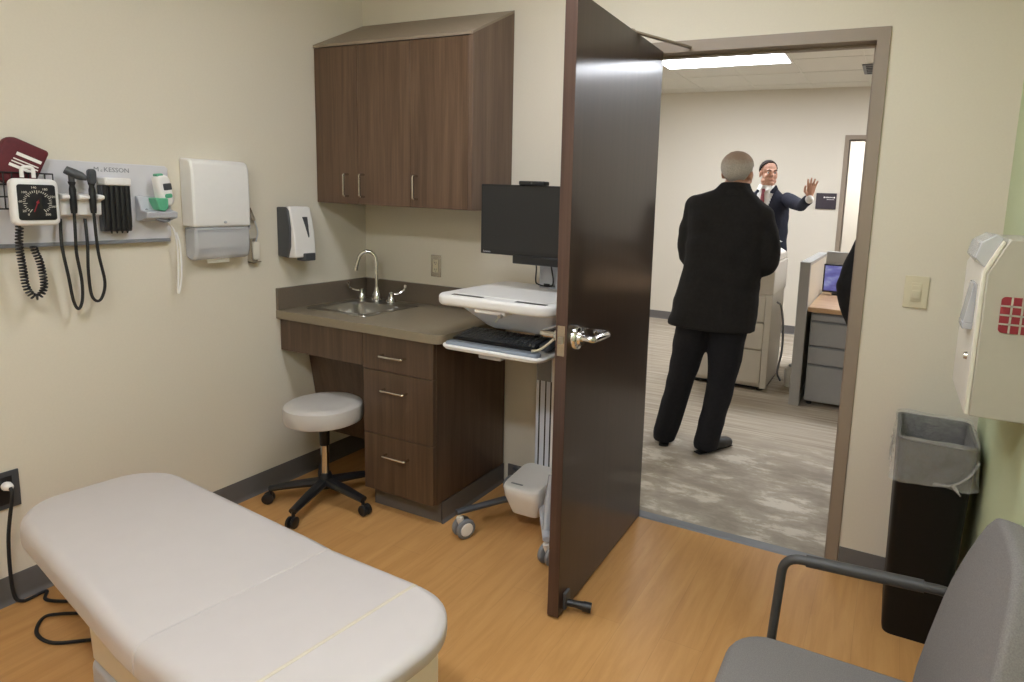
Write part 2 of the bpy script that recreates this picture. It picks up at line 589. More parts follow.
# door frame: hollow metal, two jambs and head with a stop
def frame(name, x0, x1, zt, y0, y1, fw, lab, stop=True):
    bm = BM()
    e = .008
    ya, yb = y0 - e, y1 + e
    def jamb(xa, xb, z1):
        box(bm, xa, xb, ya, yb, 0, z1)
    pts = [(x0 - fw, 0), (x0, 0), (x0, zt), (x1, zt), (x1, 0), (x1 + fw, 0), (x1 + fw, zt + fw), (x0 - fw, zt + fw)]
    prism_y(bm, pts, ya, yb)
    if stop:
        s = .008
        ys, ye = (y0 + y1) / 2, (y0 + y1) / 2 + .04
        p2 = [(x0, 0), (x0 + s, 0), (x0 + s, zt - s), (x1 - s, zt - s), (x1 - s, 0), (x1, 0), (x1, zt), (x0, zt)]
        prism_y(bm, p2, ys, ye)
    return struct(name, bm, M['frame'], lab, 'door frame', .002)
frame('trim_1', XL, XR, ZO - .002, 0, .10, .048, 'taupe metal frame around the open doorway')
frame('trim_2', FX0, FX1, FZ, HY1, HY1 + .12, .05, 'grey metal frame of the far office doorway')
b = BM(); prism_x(b, [(-.012, 0), (.05, 0), (.044, .006), (-.006, .006)], XL, XR)
struct('trim_3', b, M['midgrey'], 'thin grey transition strip on the doorway floor', 'threshold')

# ------------------------------------------------------------------ open door leaf
th = math.radians(88.7)
ux = Vector((math.cos(th), -math.sin(th), 0))           # from hinge towards free edge
un = Vector((math.sin(th), math.cos(th), 0))            # towards the visible face (+x)
O = Vector((1.749, -.0125, 0))
def dm(s, n, z):
    return O + ux * s + un * n + Vector((0, 0, z))
DL, DT = .848, .044
DOORM = Matrix(((ux.x, un.x, 0, O.x), (ux.y, un.y, 0, O.y), (0, 0, 1, 0), (0, 0, 0, 1)))
door = bpy.data.objects.new('door_1', None); COL.objects.link(door); door.location = (O.x, O.y, 0)
door['kind'] = 'structure'; door['label'] = 'open dark espresso wooden door with a chrome lever'; door['category'] = 'door'
b = BM(); box(b, 0, DL, -DT, 0, .008, 2.15, 0, DOORM)
for f in b.faces:
    f.normal_update()
    if abs(f.normal.dot(ux)) > .9:
        f.material_index = 1
part('door_leaf', b, [M['door'], M['dooredge']], door, .0015)
# lever sets on both faces
HZ, HS = 1.032, .785
for side in (1, -1):
    n0 = 0 if side > 0 else -DT
    b = BM()
    lathe(b, [(0, 0), (.043, 0), (.043, .008), (.038, .016), (.027, .019), (.024, .028), (.0, .028)], n=24)
    rot = Matrix((ux, Vector((0, 0, 1)), un * side)).transposed().to_4x4()
    b.transform(Matrix.Translation(dm(HS, n0, HZ)) @ rot)
    lev = part('lever_rose', b, M['chrome'], door, label='round chrome lever rose')
    b = BM()
    pts = fillet([dm(HS, n0 + side * .015, HZ), dm(HS, n0 + side * (.066 if side > 0 else .088), HZ), dm(HS - .135, n0 + side * (.068 if side > 0 else .09), HZ - .004), dm(HS - .135, n0 + side * .012, HZ - .004)], .014)
    tube(b, pts, .0125, 10)
    part('lever', b, M['chrome'], lev)
b = BM(); box(b, DL, DL + .0018, -.036, -.008, HZ - .055, HZ + .05, 0, DOORM); fp = part('latch_plate', b, M['nickel'], door, label='satin latch plate on the door edge')
b = BM(); box(b, DL + .0015, DL + .010, -.029, -.015, HZ - .012, HZ + .012, 0, DOORM); part('latch_bolt', b, M['steel'], fp)
# kick-down stop near the floor
b = BM()
box(b, DL - .075, DL - .035, 0, .012, .022, .085, 0, DOORM)
part('stop_bracket', b, M['darkgrey'], door, .002)
b = BM()
tube(b, [dm(DL - .055, .005, .040), dm(DL - .066, .04, .036), dm(DL - .076, .072, .031)], [.013, .013, .016], 10)
tube(b, [dm(DL - .074, .066, .031), dm(DL - .082, .094, .028)], [.018, .018], 12)
part('kick_down_stop', b, M['black'], door, label='black rubber door stop')
# closer arm between door top and frame head
b = BM()
A = dm(.33, -.012, 2.153); B = Vector((1.868, -.02, 2.160))
tube(b, [A, B], .007, 6, .012)
box(b, .30, .36, -.03, -.004, 2.146, 2.158, 0, DOORM)
part('stay_arm', b, M['frame'], door, label='thin metal stay arm from door top to frame')
for hz in (.25, 1.1, 1.9):
    b = BM(); lathe(b, [(0, hz), (.007, hz), (.007, hz + .11), (0, hz + .11)], (O.x - .050, -.016, 0), 10)
    part('hinge', b, M['nickel'], door)

# ------------------------------------------------------------------ wall cabinet
def pull(name, parent, p0, p1, out, r=.0058, mat='nickel'):
    """Bow pull from p0 to p1 standing off by vector out."""
    p0, p1, out = Vector(p0), Vector(p1), Vector(out)
    bm = BM()
    tube(bm, fillet([p0, p0 + out, p1 + out, p1], .008, 4), r, 8)
    return part(name, bm, M[mat], parent)

CW, CD, CB, CT, CT2 = .978, .331, 1.434, 2.203, 2.374
cab = thing('wall_cabinet', 'walnut wall cabinet with three doors and sloped top above the sink', 'cabinet', (.002, -.002, CB))
b = BM()
prof = [(-.002, CB), (-CD + .02, CB), (-CD + .02, CT), (-.002, CT2)]
prism_x(b, prof, .002, CW - .02)
part('carcass', b, M['walnutD'], cab)
b = BM()
prism_x(b, [(-.002, CB), (-CD, CB), (-CD, CT + .004), (-.002, CT2 + .004)], CW - .02, CW)
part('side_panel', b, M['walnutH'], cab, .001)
b = BM()
sl = (CT2 - CT) / (CD - .002)
prism_x(b, [(-.002, CT2), (-CD - .004, CT - .002), (-CD - .004, CT + .012), (-.002, CT2 + .014)], .002, CW)
part('sloped_top', b, M['toplam'], cab, .001, label='lighter sloping top panel')
for x0, x1, hx in ((.004, .288, .221), (.291, .621, .328), (.624, CW - .022, .664)):
    b = BM(); box(b, x0, x1, -CD, -CD + .019, CB + .002, CT - .004)
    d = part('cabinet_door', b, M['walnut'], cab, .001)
    pull('door_handle', d, (hx, -CD, 1.474), (hx, -CD, 1.582), (0, -.03, 0))

# ------------------------------------------------------------------ base cabinetry
BX0, BX1, BY = .553, .966, -.575
base = thing('drawer_cabinet', 'walnut base cabinet with three drawers under the counter', 'cabinet', (BX0, -.01, 0))
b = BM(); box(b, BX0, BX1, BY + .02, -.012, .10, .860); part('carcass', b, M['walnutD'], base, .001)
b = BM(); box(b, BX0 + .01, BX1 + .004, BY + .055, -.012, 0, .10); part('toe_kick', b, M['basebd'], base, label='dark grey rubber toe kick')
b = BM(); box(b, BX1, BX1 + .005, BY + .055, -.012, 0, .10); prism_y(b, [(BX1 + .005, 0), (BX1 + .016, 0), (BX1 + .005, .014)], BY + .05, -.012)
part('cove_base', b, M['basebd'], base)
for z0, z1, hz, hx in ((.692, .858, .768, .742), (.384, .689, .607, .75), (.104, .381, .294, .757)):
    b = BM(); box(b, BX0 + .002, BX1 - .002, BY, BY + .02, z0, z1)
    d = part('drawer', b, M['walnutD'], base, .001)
    pull('drawer_handle', d, (hx - .066, BY, hz), (hx + .066, BY, hz), (0, -.03, 0))

apron = thing('sink_apron', 'walnut apron over the knee space below the sink', 'apron panel', (0.002, -.575, .70))
b = BM(); box(b, .004, BX0 - .002, BY, BY + .02, .700, .860); part('front_panel', b, M['walnutD'], apron, .001)
b = BM(); prism_x(b, [(-.42, .700), (-.40, .700), (-.33, .26), (-.30, .20), (-.32, .20), (-.35, .25)], .004, BX0 - .002)
part('pipe_cover', b, M['walnutD'], apron, label='sloping walnut panel hiding the pipes')
b = BM(); box(b, .004, BX0 - .002, -.42, BY + .02, .700, .712); part('bottom_rail', b, M['walnutD'], apron)

# countertop with a cut-out and two backsplashes
KX, KY, KZ0, KZ = 1.022, -.596, .862, .903
SX0, SX1, SY0, SY1 = .105, .425, -.445, -.165      # basin hole
ct = thing('countertop', 'taupe laminate countertop with low backsplash', 'countertop', (0.001, -.001, KZ0))
b = BM()
r = .05
out = [(.001, -.001), (.001, KY)] + [(KX - r + r * math.sin(PI / 2 * k / 6), KY + r - r * math.cos(PI / 2 * k / 6)) for k in range(7)] + [(KX, -.001)]
hole = [(SX0, SY1), (SX0, SY0), (SX1, SY0), (SX1, SY1)]
def holed(bm, outer, inner, z0, z1):
    for z in (z0, z1):
        vo = [bm.verts.new((x, y, z)) for x, y in outer]
        vi = [bm.verts.new((x, y, z)) for x, y in inner]
        eds = []
        for L in (vo, vi):
            for i in range(len(L)):
                eds.append(bm.edges.new((L[i], L[(i + 1) % len(L)])))
        bmesh.ops.triangle_fill(bm, edges=eds, use_beauty=True)
        if z == z0:
            lo = (vo, vi)
        else:
            hi = (vo, vi)
    for A_, B_ in zip(lo, hi):
        n = len(A_)
        for i in range(n):
            bm.faces.new((A_[i], A_[(i + 1) % n], B_[(i + 1) % n], B_[i]))
holed(b, out, hole, KZ0, KZ)
part('worktop', b, M['counter'], ct, .003)
b = BM(); box(b, .001, .020, KY + .002, -.001, KZ, 1.012); part('backsplash', b, M['splash'], ct, .002)
b = BM(); box(b, .020, KX, -.020, -.001, KZ, 1.012); part('backsplash', b, M['splash'], ct, .002)

# sink
sink = thing('sink', 'small square stainless steel sink set in the counter', 'sink', (.265, -.29, KZ))
b = BM()
def rr(cx, cy, w, h, rad, z, m=5):
    return [Vector((cx + x, cy + y, z)) for x, y in rrect(w, h, rad, m)]
cx, cy = .265, -.305
rings = [rr(.265, -.282, .405, .40, .03, KZ + .0005), rr(.265, -.282, .403, .398, .03, KZ + .004), rr(.265, -.282, .39, .385, .028, KZ + .0045),
         rr(cx, cy, .312, .272, .05, KZ + .003), rr(cx, cy, .300, .26, .05, KZ - .006), rr(cx, cy, .29, .25, .05, KZ - .12), rr(cx, cy, .25, .21, .05, KZ - .145),
         rr(cx, cy, .07, .07, .034, KZ - .15)]
loops(b, rings, cap=False)
bmesh.ops.contextual_create(b, geom=[v for v in b.verts if abs(v.co.z - (KZ - .15)) < 1e-4])
part('basin', b, M['steel'], sink)
b = BM(); lathe(b, [(0, KZ - .149), (.03, KZ - .149), (.034, KZ - .146), (.02, KZ - .1465), (0, KZ - .147)], (cx, cy, 0), 20); part('drain', b, M['chrome'], sink)

# faucet
FXc, FYc = .195, -.118
fa = thing('faucet', 'chrome gooseneck faucet with two blade handles behind the sink', 'faucet', (FXc, FYc, KZ + .0045))
b = BM()
lathe(b, [(0, .9075), (.026, .9075), (.028, .92), (.024, .945), (.015, .962), (.013, .985), (0, .985)], (FXc, FYc, 0), 20)
sp = part('spout_base', b, M['chrome'], fa)
b = BM()
arc = [Vector((FXc, FYc, .97)), Vector((FXc, FYc, 1.12))]
dd = Vector((-.075, -.06, 0)).normalized()
for k in range(1, 11):
    a = PI * k / 10 * .93
    arc.append(Vector((FXc, FYc, 1.125)) + dd * (.047 * (1 - math.cos(a))) + Vector((0, 0, .055 * math.sin(a))))
arc.append(arc[-1] + Vector((dd.x * .012, dd.y * .012, -.045)))
tube(b, arc, .0105, 12)
tube(b, [arc[-1], arc[-1] + Vector((dd.x * .003, dd.y * .003, -.016))], .012, 12)
part('spout', b, M['chrome'], fa)
for hx, sgn in ((.085, -1), (.300, 1)):
    b = BM()
    lathe(b, [(0, .9075), (.024, .9075), (.025, .917), (.017, .935), (.012, .945), (.014, .965), (0, .968)], (hx, FYc, 0), 18)
    h = part('valve', b, M['chrome'], fa)
    b = BM()
    if sgn < 0:
        pts = spline([(hx, FYc, .957), (hx - .022, FYc - .018, .957), (hx - .045, FYc - .04, .970), (hx - .055, FYc - .05, 1.005)], 5)
    else:
        pts = spline([(hx, FYc, .957), (hx + .02, FYc + .02, .958), (hx + .045, FYc + .045, .975), (hx + .052, FYc + .052, 1.005)], 5)
    tube(b, pts, [.005] * (len(pts) - 6) + [.006, .007, .008, .009, .009, .007], 8)
    part('blade_handle', b, M['chrome'], h)

# wall outlet over the counter
def outlet(name, loc, w, h, label, plate, face, ax, cat='outlet'):
    x, y, z = loc
    t = thing(name, label, cat, loc)
    def bx(bm, a0, a1, d0, d1, z0, z1):
        if ax == 'y':
            box(bm, x + a0, x + a1, y - d1, y - d0, z + z0, z + z1)
        else:
            box(bm, x + d0, x + d1, y + a0, y + a1, z + z0, z + z1)
    bm = BM(); bx(bm, -w / 2, w / 2, .001, .007, -h / 2, h / 2); part('plate', bm, plate, t, .002)
    return t, bx
t, bx = outlet('wall_outlet', (.508, 0, 1.117), .066, .118, 'steel plated wall outlet above the counter', M['nickel'], M['ivory'], 'y')
b = BM(); bx(b, -.0165, .0165, .007, .0105, -.034, .034); so = part('socket', b, M['ivory'], t, .001, label='ivory socket insert')
b = BM()
for zz in (-.018, .018):
    bx(b, -.008, -.005, .0105, .011, zz - .005, zz + .005); bx(b, .004, .007, .0105, .011, zz - .005, zz + .005)
    bx(b, -.002, .002, .0105, .011, zz - .012, zz - .008)
part('slots', b, M['darkgrey'], so)
t, bx = outlet('light_switch', (2.826, 0, 1.204), .085, .124, 'ivory rocker light switch right of the doorway', M['ivory'], M['ivory'], 'y', 'light switch')
b = BM(); bx(b, -.018, .018, .007, .010, -.036, .036); part('switch_frame', b, M['ivory'], t, .001)
b = BM()
bx(b, -.014, .014, .010, .0135, -.024, .006); bx(b, -.014, .014, .010, .0115, .014, .026)
part('rocker', b, M['ivory'], t, .001)
t, bx = outlet('wall_outlet', (0, -1.69, .418), .082, .135, 'dark wall outlet with white plug by the exam table head', M['darkgrey'], M['black'], 'x')
b = BM(); bx(b, -.02, .02, .007, .0095, -.05, .05); part('socket', b, M['black'], t, .001)

cord = thing('power_cord', 'cord plugged in the dark outlet, looping on the floor by the table', 'power cord', (.04, -1.69, .0))
b = BM(); lathe(b, [(0, .0115), (.014, .0115), (.016, .02), (.012, .04), (.006, .046), (0, .046)], (0, -1.69, .438), 14, 'x'); part('plug', b, M['white'], cord, label='white round plug')
b = BM()
pts = spline([(.044, -1.69, .438), (.062, -1.695, .41), (.045, -1.71, .25), (.040, -1.71, .06), (.05, -1.69, .012), (.045, -1.62, .008), (.10, -1.645, .008), (.17, -1.62, .008), (.26, -1.56, .008),
              (.33, -1.60, .0085), (.24, -1.66, .008), (.21, -1.70, .008), (.28, -1.75, .008), (.38, -1.75, .008), (.48, -1.68, .008), (.55, -1.66, .008), (.635, -1.66, .008)], 8)
tube(b, pts, .0055, 8)
part('cable', b, M['blackmatte'], cord)

# ------------------------------------------------------------------ left wall equipment
dg_board = thing('diagnostic_board', 'long pale grey diagnostic board mounted on the left wall', 'wall board', (.0, -1.45, 1.42))
b = BM()
y0, y1, z0, z1 = -1.98, -1.085, 1.278, 1.572
prism_x(b, [(y0, z0), (y1 - .01, z0), (y1, z0 + .01), (y1, z1 - .01), (y1 - .01, z1), (y0, z1)], .002, .022)
part('panel', b, M['board'], dg_board, .003)
b = BM(); box(b, .012, .028, y0, y1 - .008, z0 - .012, z0 + .002); part('bottom_rail', b, M['midgrey'], dg_board, .002)
part('lettering', text_mesh('M', .024, on_left(.0222, -1.352, 1.545)), M['midgrey'], dg_board, smooth=False)
part('lettering', text_mesh('c', .016, on_left(.0222, -1.329, 1.542)), M['midgrey'], dg_board, smooth=False)
part('lettering', text_mesh('KESSON', .024, on_left(.0222, -1.318, 1.545)), M['midgrey'], dg_board, smooth=False)
# instrument well block on the board
b = BM()
prism_y(b, [(.0225, 1.372), (.057, 1.378), (.0595, 1.43), (.0595, 1.453), (.0225, 1.455)], -1.484, -1.352)
for ya_, yb_ in ((-1.484, -1.4605), (-1.4335, -1.3995), (-1.3725, -1.352)):
    prism_y(b, [(.0590, 1.428), (.085, 1.437), (.085, 1.45), (.0590, 1.453)], ya_, yb_)
part('instrument_cradle', b, M['white'], dg_board, .003)

# aneroid gauge
g = thing('blood_pressure_gauge', 'square white blood pressure dial with black face on the board', 'gauge', (.03, -1.573, 1.424))
b = BM()
G = Matrix.Translation((.12, -1.573, 1.424)) @ Matrix(((0, 0, 1, 0), (1, 0, 0, 0), (0, 1, 0, 0), (0, 0, 0, 1)))
slab(b, rrect(.132, .156, .020), -.04, -.002, .012, .016, G)
box(b, .0225, .085, -1.585, -1.561, 1.355, 1.39)
part('housing', b, M['white'], g)
b = BM(); slab(b, rrect(.104, .118, .008), -.004, .002, .001, .001, G); face = part('dial_face', b, M['black'], g, label='black dial face')
b = BM()
for k in range(31):
    a = math.radians(235 - k * 290 / 30)
    L0 = .036 if k % 5 else .031
    for s in (0,):
        m2 = G @ Matrix.Rotation(a, 4, 'Z')
        box(b, L0 - .003, .040, -.0008, .0008, .002, .0026, 0, m2)
part('scale_marks', b, M['offwhite'], face)
for k, n in enumerate((0, 20, 60, 100, 140, 180, 220, 260, 300)):
    a = math.radians(235 - n * 290 / 300)
    m2 = G @ Matrix.Translation((.0465 * math.cos(a), .0495 * math.sin(a), .002))
    part('numeral', text_mesh(str(n), .0105, m2, .0003, 'CENTER'), M['offwhite'], face, smooth=False)
b = BM(); m2 = G @ Matrix.Rotation(math.radians(250), 4, 'Z'); box(b, -.008, .034, -.0012, .0012, .003, .004, 0, m2)
lathe(b, [(0, 0), (.004, 0), (.004, .003), (0, .003)], (.1225, -1.573, 1.424), 12, 'x')
part('needle', b, M['maroon'], face)
b = BM(); tube(b, fillet([(.10, -1.60, 1.505), (.10, -1.60, 1.54), (.10, -1.568, 1.54), (.10, -1.568, 1.505)], .012), .006, 8)
part('hanger_loop', b, M['white'], g)
# coiled tube
b = BM()
path = spline([(.085, -1.612, 1.345), (.085, -1.618, 1.28), (.08, -1.612, 1.20), (.075, -1.604, 1.13), (.075, -1.580, 1.098), (.075, -1.556, 1.13), (.075, -1.560, 1.21), (.08, -1.574, 1.255), (.085, -1.580, 1.275)], 14)
fr = frames(path, (1, 0, 0))
cum = [0]
for p, q in zip(path, path[1:]):
    cum.append(cum[-1] + (q - p).length)
coil = []
turns = 42
N = turns * 10
i = 0
for k in range(N + 1):
    s = cum[-1] * k / N
    while i < len(cum) - 2 and cum[i + 1] < s:
        i += 1
    f = (s - cum[i]) / max(cum[i + 1] - cum[i], 1e-6)
    p = path[i].lerp(path[i + 1], f); u, w = fr[i]
    a = 2 * PI * turns * k / N
    coil.append(p + u * (.0085 * math.cos(a)) + w * (.0085 * math.sin(a)))
tube(b, coil, .0034, 5)
part('coiled_tube', b, M['black'], g, label='black coiled tube hanging in a loop')

# cuff and its basket
bk = thing('cuff_basket', 'dark wire basket behind the blood pressure dial', 'basket', (.03, -1.64, 1.46))
b = BM()
for zz in (1.40, 1.44, 1.48, 1.52):
    tube(b, [(.026, -1.73, zz), (.074, -1.73, zz), (.074, -1.503, zz), (.026, -1.503, zz)], .0025, 6)
for yy in [-1.73 + .0227 * k for k in range(11)]:
    tube(b, [(.074, yy, 1.40), (.074, yy, 1.52)], .002, 6)
    tube(b, [(.026, yy, 1.40), (.074, yy, 1.40)], .002, 6)
part('wire_frame', b, M['black'], bk)
cu = thing('blood_pressure_cuff', 'burgundy blood pressure cuff tucked above the white dial', 'cuff', (.06, -1.58, 1.50))
CM = Matrix.Translation((.050, -1.588, 1.552)) @ Euler((math.radians(-24), 0, 0)).to_matrix().to_4x4() @ Matrix(((0, 0, 1, 0), (1, 0, 0, 0), (0, 1, 0, 0), (0, 0, 0, 1)))
b = BM(); slab(b, rrect(.125, .15, [.012, .03, .012, .012]), -.013, .018, .008, .008, CM); cf = part('cuff_wrap', b, M['burgundy'], cu)
b = BM()
slab(b, rrect(.10, .128, .02), -.022, -.010, .005, .005, CM @ Matrix.Translation((.006, -.012, 0)))
part('inner_fold', b, M['blackmatte'], cu)
b = BM()
for x0, x1, yy, hh in ((-.02, .052, .027, .011), (-.022, .05, .008, .004), (-.024, .052, -.002, .004), (-.026, .04, -.015, .010)):
    box(b, x0, x1, yy - hh / 2, yy + hh / 2, .0175, .0192, 0, CM)
part('printed_label', b, M['paper'], cf, label='white printed text lines')

# otoscope and ophthalmoscope with cords
def scope(name, label, y, headkind, coords_):
    t = thing(name, label, 'diagnostic scope', (.072, y, 1.38))
    bm = BM()
    lathe(bm, [(0, 1.385), (.009, 1.385), (.0105, 1.40), (.0105, 1.47), (.008, 1.483), (.0115, 1.492), (.0115, 1.497), (0, 1.498)], (.072, y, 0), 14)
    part('handle', bm, M['black'], t)
    bm = BM()
    if headkind == 'oto':
        tube(bm, [(.066, y - .014, 1.538), (.078, y + .004, 1.527), (.088, y + .022, 1.517), (.10, y + .034, 1.508)], [.014, .016, .015, .007], 14)
        tube(bm, [(.072, y, 1.492), (.072, y, 1.525)], .009, 12)
    else:
        slab(bm, rrect(.024, .054, .0115), -.011, .011, .004, .004, Matrix.Translation((.076, y, 1.518)) @ Matrix(((0, 0, 1, 0), (1, 0, 0, 0), (0, 1, 0, 0), (0, 0, 0, 1))))
        lathe(bm, [(0, .011), (.006, .011), (.006, .0125), (0, .0125)], (.076, y, 1.525), 12, 'x')
    part('head', bm, M['darkgrey'], t)
    bm = BM(); tube(bm, spline(coords_, 8), .0052, 8); part('cord', bm, M['black'], t)
    return t
scope('otoscope', 'black otoscope handle with angled head in the cradle beside the dial', -1.447, 'oto',
      [(.072, -1.447, 1.388), (.072, -1.449, 1.30), (.068, -1.448, 1.24), (.062, -1.436, 1.14), (.06, -1.438, 1.07), (.06, -1.452, 1.037), (.06, -1.466, 1.07), (.062, -1.476, 1.16), (.06, -1.487, 1.27), (.045, -1.478, 1.364)])
scope('ophthalmoscope', 'black ophthalmoscope with oval head in the cradle beside the specula dispenser', -1.386, 'oph',
      [(.072, -1.386, 1.388), (.072, -1.384, 1.30), (.068, -1.378, 1.23), (.062, -1.362, 1.13), (.06, -1.372, 1.075), (.06, -1.39, 1.058), (.06, -1.408, 1.085), (.06, -1.412, 1.17), (.06, -1.408, 1.27), (.045, -1.402, 1.364)])

# specula dispenser
sd = thing('specula_dispenser', 'black ribbed specula dispenser on the diagnostic board', 'dispenser', (.025, -1.30, 1.31))
b = BM()
for k in range(5):
    lathe(b, [(0, 1.322), (.009, 1.322), (.0105, 1.335), (.0105, 1.488), (0, 1.488)], (.058, -1.334 + k * .0178, 0), 12)
part('tubes', b, M['black'], sd)
b = BM(); box(b, .0225, .075, -1.342, -1.252, 1.488, 1.517); part('cap', b, M['white'], sd, .006)
b = BM(); box(b, .0225, .052, -1.346, -1.248, 1.315, 1.488); part('back_housing', b, M['darkgrey'], sd, .004)
b = BM()
for k in range(4):
    tube(b, [(.06, -1.325 + k * .018, 1.325), (.06, -1.325 + k * .018, 1.308)], [.006, .002], 8)
part('specula_tips', b, M['black'], sd)

# ear thermometer in its holder
tm = thing('ear_thermometer', 'white and mint green thermometer at the board end', 'thermometer', (.03, -1.14, 1.40))
TM = Matrix.Translation((.068, -1.135, 1.473)) @ Euler((math.radians(8), 0, 0)).to_matrix().to_4x4() @ Matrix(((0, 0, 1, 0), (1, 0, 0, 0), (0, 1, 0, 0), (0, 0, 0, 1)))
b = BM(); slab(b, rrect(.056, .125, [.026, .018, .02, .026]), -.02, .02, .012, .008, TM); bd = part('body', b, M['white'], tm)
b = BM(); slab(b, rrect(.032, .026, .004), .017, .0225, .002, .001, TM @ Matrix.Translation((.008, .016, 0))); part('display', b, M['darkgrey'], bd)
b = BM(); slab(b, rrect(.03, .018, .008), .014, .0215, .003, .001, TM @ Matrix.Translation((.006, -.02, 0))); part('button', b, M['tgreen'], bd)
b = BM(); slab(b, rrect(.026, .012, .005), -.012, .014, .003, .003, TM @ Matrix.Translation((-.008, .063, 0))); part('probe_tip', b, M['tgreen'], tm)
b = BM(); prism_x(b, [(-1.182, 1.445), (-1.135, 1.445), (-1.135, 1.405), (-1.150, 1.392), (-1.172, 1.398)], .045, .10); part('cover_box', b, M['tgreen'], tm, .004, label='mint green probe cover box')
b = BM()
prism_y(b, [(.0225, 1.352), (.05, 1.352), (.095, 1.366), (.10, 1.39), (.06, 1.398), (.04, 1.45), (.0225, 1.45)], -1.218, -1.10)
part('holder', b, M['greyplas'], tm, .004)
b = BM(); tube(b, spline([(.06, -1.20, 1.40), (.085, -1.175, 1.362), (.085, -1.14, 1.352), (.06, -1.11, 1.36)], 6), .005, 8); part('cradle_lip', b, M['midgrey'], tm)
b = BM(); tube(b, spline([(.04, -1.11, 1.349), (.055, -1.09, 1.30), (.045, -1.078, 1.18), (.045, -1.085, 1.05), (.045, -1.068, 1.12), (.03, -1.058, 1.24), (-.0008, -1.05, 1.30)], 8), .0035, 6); part('lead', b, M['white'], tm)

# paper towel dispenser
pt = thing('paper_towel_dispenser', 'white paper towel dispenser on the left wall', 'dispenser', (0, -.905, 1.40))
b = BM()
ya, yb = -1.026, -.768
prism_y(b, [(-.0008, 1.325), (.080, 1.325), (.083, 1.36), (.082, 1.56), (.074, 1.597), (.058, 1.608), (-.0008, 1.612)], ya, yb)
part('cover', b, M['white'], pt, .008)
b = BM()
prism_y(b, [(.002, 1.195), (.04, 1.180), (.068, 1.19), (.079, 1.225), (.080, 1.324), (.002, 1.324)], ya + .004, yb - .004)
part('lower_housing', b, M['clear'], pt, .01, label='translucent lower housing')
b = BM(); prism_y(b, [(.01, 1.23), (.06, 1.23), (.066, 1.25), (.066, 1.30), (.01, 1.30)], ya + .03, yb - .03); part('towel_stack', b, M['paper'], pt, .004)
b = BM(); box(b, .035, .039, -.95, -.85, 1.165, 1.24); part('towel_sheet', b, M['paper'], pt)
b = BM(); ball(b, (.083, -.89, 1.345), (.003, .008, .006)); part('lock_badge', b, M['greyplas'], pt)
b = BM(); box(b, .02, .07, yb + .0, yb + .004, 1.31, 1.34); part('side_latch', b, M['greyplas'], pt)

hk = thing('wall_holder', 'small grey metal holder hanging beside towel dispenser', 'wall holder', (0, -.70, 1.25))
b = BM()
box(b, .002, .03, -.735, -.729, 1.15, 1.262); box(b, .002, .005, -.735, -.685, 1.15, 1.262); box(b, .002, .03, -.735, -.685, 1.15, 1.156)
part('bracket', b, M['nickel'], hk, .001)
b = BM(); slab(b, rrect(.036, .085, .01), .006, .026, .004, .004, on_left(0, -.705, 1.205)); part('clip_body', b, M['offwhite'], hk)
b = BM(); slab(b, rrect(.018, .07, .008), .004, .016, .003, .003, on_left(0, -.715, 1.375) @ Matrix.Rotation(math.radians(22), 4, 'Z')); part('clasp', b, M['nickel'], hk)
b = BM(); tube(b, spline([(.012, -.70, 1.345), (.014, -.69, 1.31), (.014, -.688, 1.28), (.014, -.70, 1.245)], 6), .003, 6); part('tether', b, M['greyplas'], hk)

# soap dispenser
sp_ = thing('soap_dispenser', 'white and charcoal soap dispenser on the left wall above the sink', 'dispenser', (0, -.51, 1.16))
b = BM(); prism_y(b, [(.002, 1.17), (.07, 1.165), (.088, 1.22), (.092, 1.31), (.08, 1.395), (.065, 1.41), (.002, 1.41)], -.575, -.448); part('back_housing', b, M['darkgrey'], sp_, .006, label='charcoal back housing')
b = BM()
SM = on_left(0, -.51, 0)
def front_x(z):
    t = (z - 1.17) / .24
    return .118 - .035 * t * t
pr = [(.06, 1.165)] + [(front_x(1.168 + .246 * k / 8), 1.168 + .246 * k / 8) for k in range(9)] + [(.06, 1.416)]
prism_y(b, pr, -.566, -.446)
cv = part('front_cover', b, M['white'], sp_, .006)
b = BM()
pts = [(-.505, 1.365), (-.478, 1.365), (-.478, 1.36), (-.482, 1.27), (-.486, 1.265)]
vs0 = [Vector((front_x(z) + .004, y, z)) for y, z in pts]; vs1 = [v - Vector((.004, 0, 0)) for v in vs0]
loops(b, [vs1, vs0]); part('refill_window', b, M['darkgrey'], cv)
b = BM(); box(b, .07, .126, -.522, -.456, 1.150, 1.188); part('push_bar', b, M['darkgrey'], sp_, .004)

# ------------------------------------------------------------------ stool
stz = .505
SXc, SYc = .352, -.628
st = thing('swivel_stool', 'round cream swivel stool on black casters under the sink', 'stool', (SXc, SYc, 0))
b = BM()
R_ = .178
prof = [(0, stz - .092), (R_ - .02, stz - .092), (R_ - .004, stz - .084), (R_, stz - .068), (R_, stz - .028), (R_ - .004, stz - .012), (R_ - .018, stz - .003), (R_ - .05, stz), (0, stz + .002)]
lathe(b, prof, (SXc, SYc, 0), 48)
part('seat', b, M['seatvinyl'], st)
b = BM(); lathe(b, [(0, stz - .112), (.10, stz - .112), (.13, stz - .093), (0, stz - .093)], (SXc, SYc, 0), 24)
lathe(b, [(0, .29), (.022, .29), (.024, .395), (0, .395)], (SXc, SYc, 0), 16); part('seat_plate', b, M['black'], st)
b = BM(); lathe(b, [(0, .12), (.019, .12), (.019, .30), (0, .30)], (SXc, SYc, 0), 18); part('gas_column', b, M['chrome'], st, label='chrome gas column')
b = BM(); lathe(b, [(0, .075), (.032, .075), (.032, .13), (.024, .15), (0, .15)], (SXc, SYc, 0), 18); part('hub', b, M['black'], st)
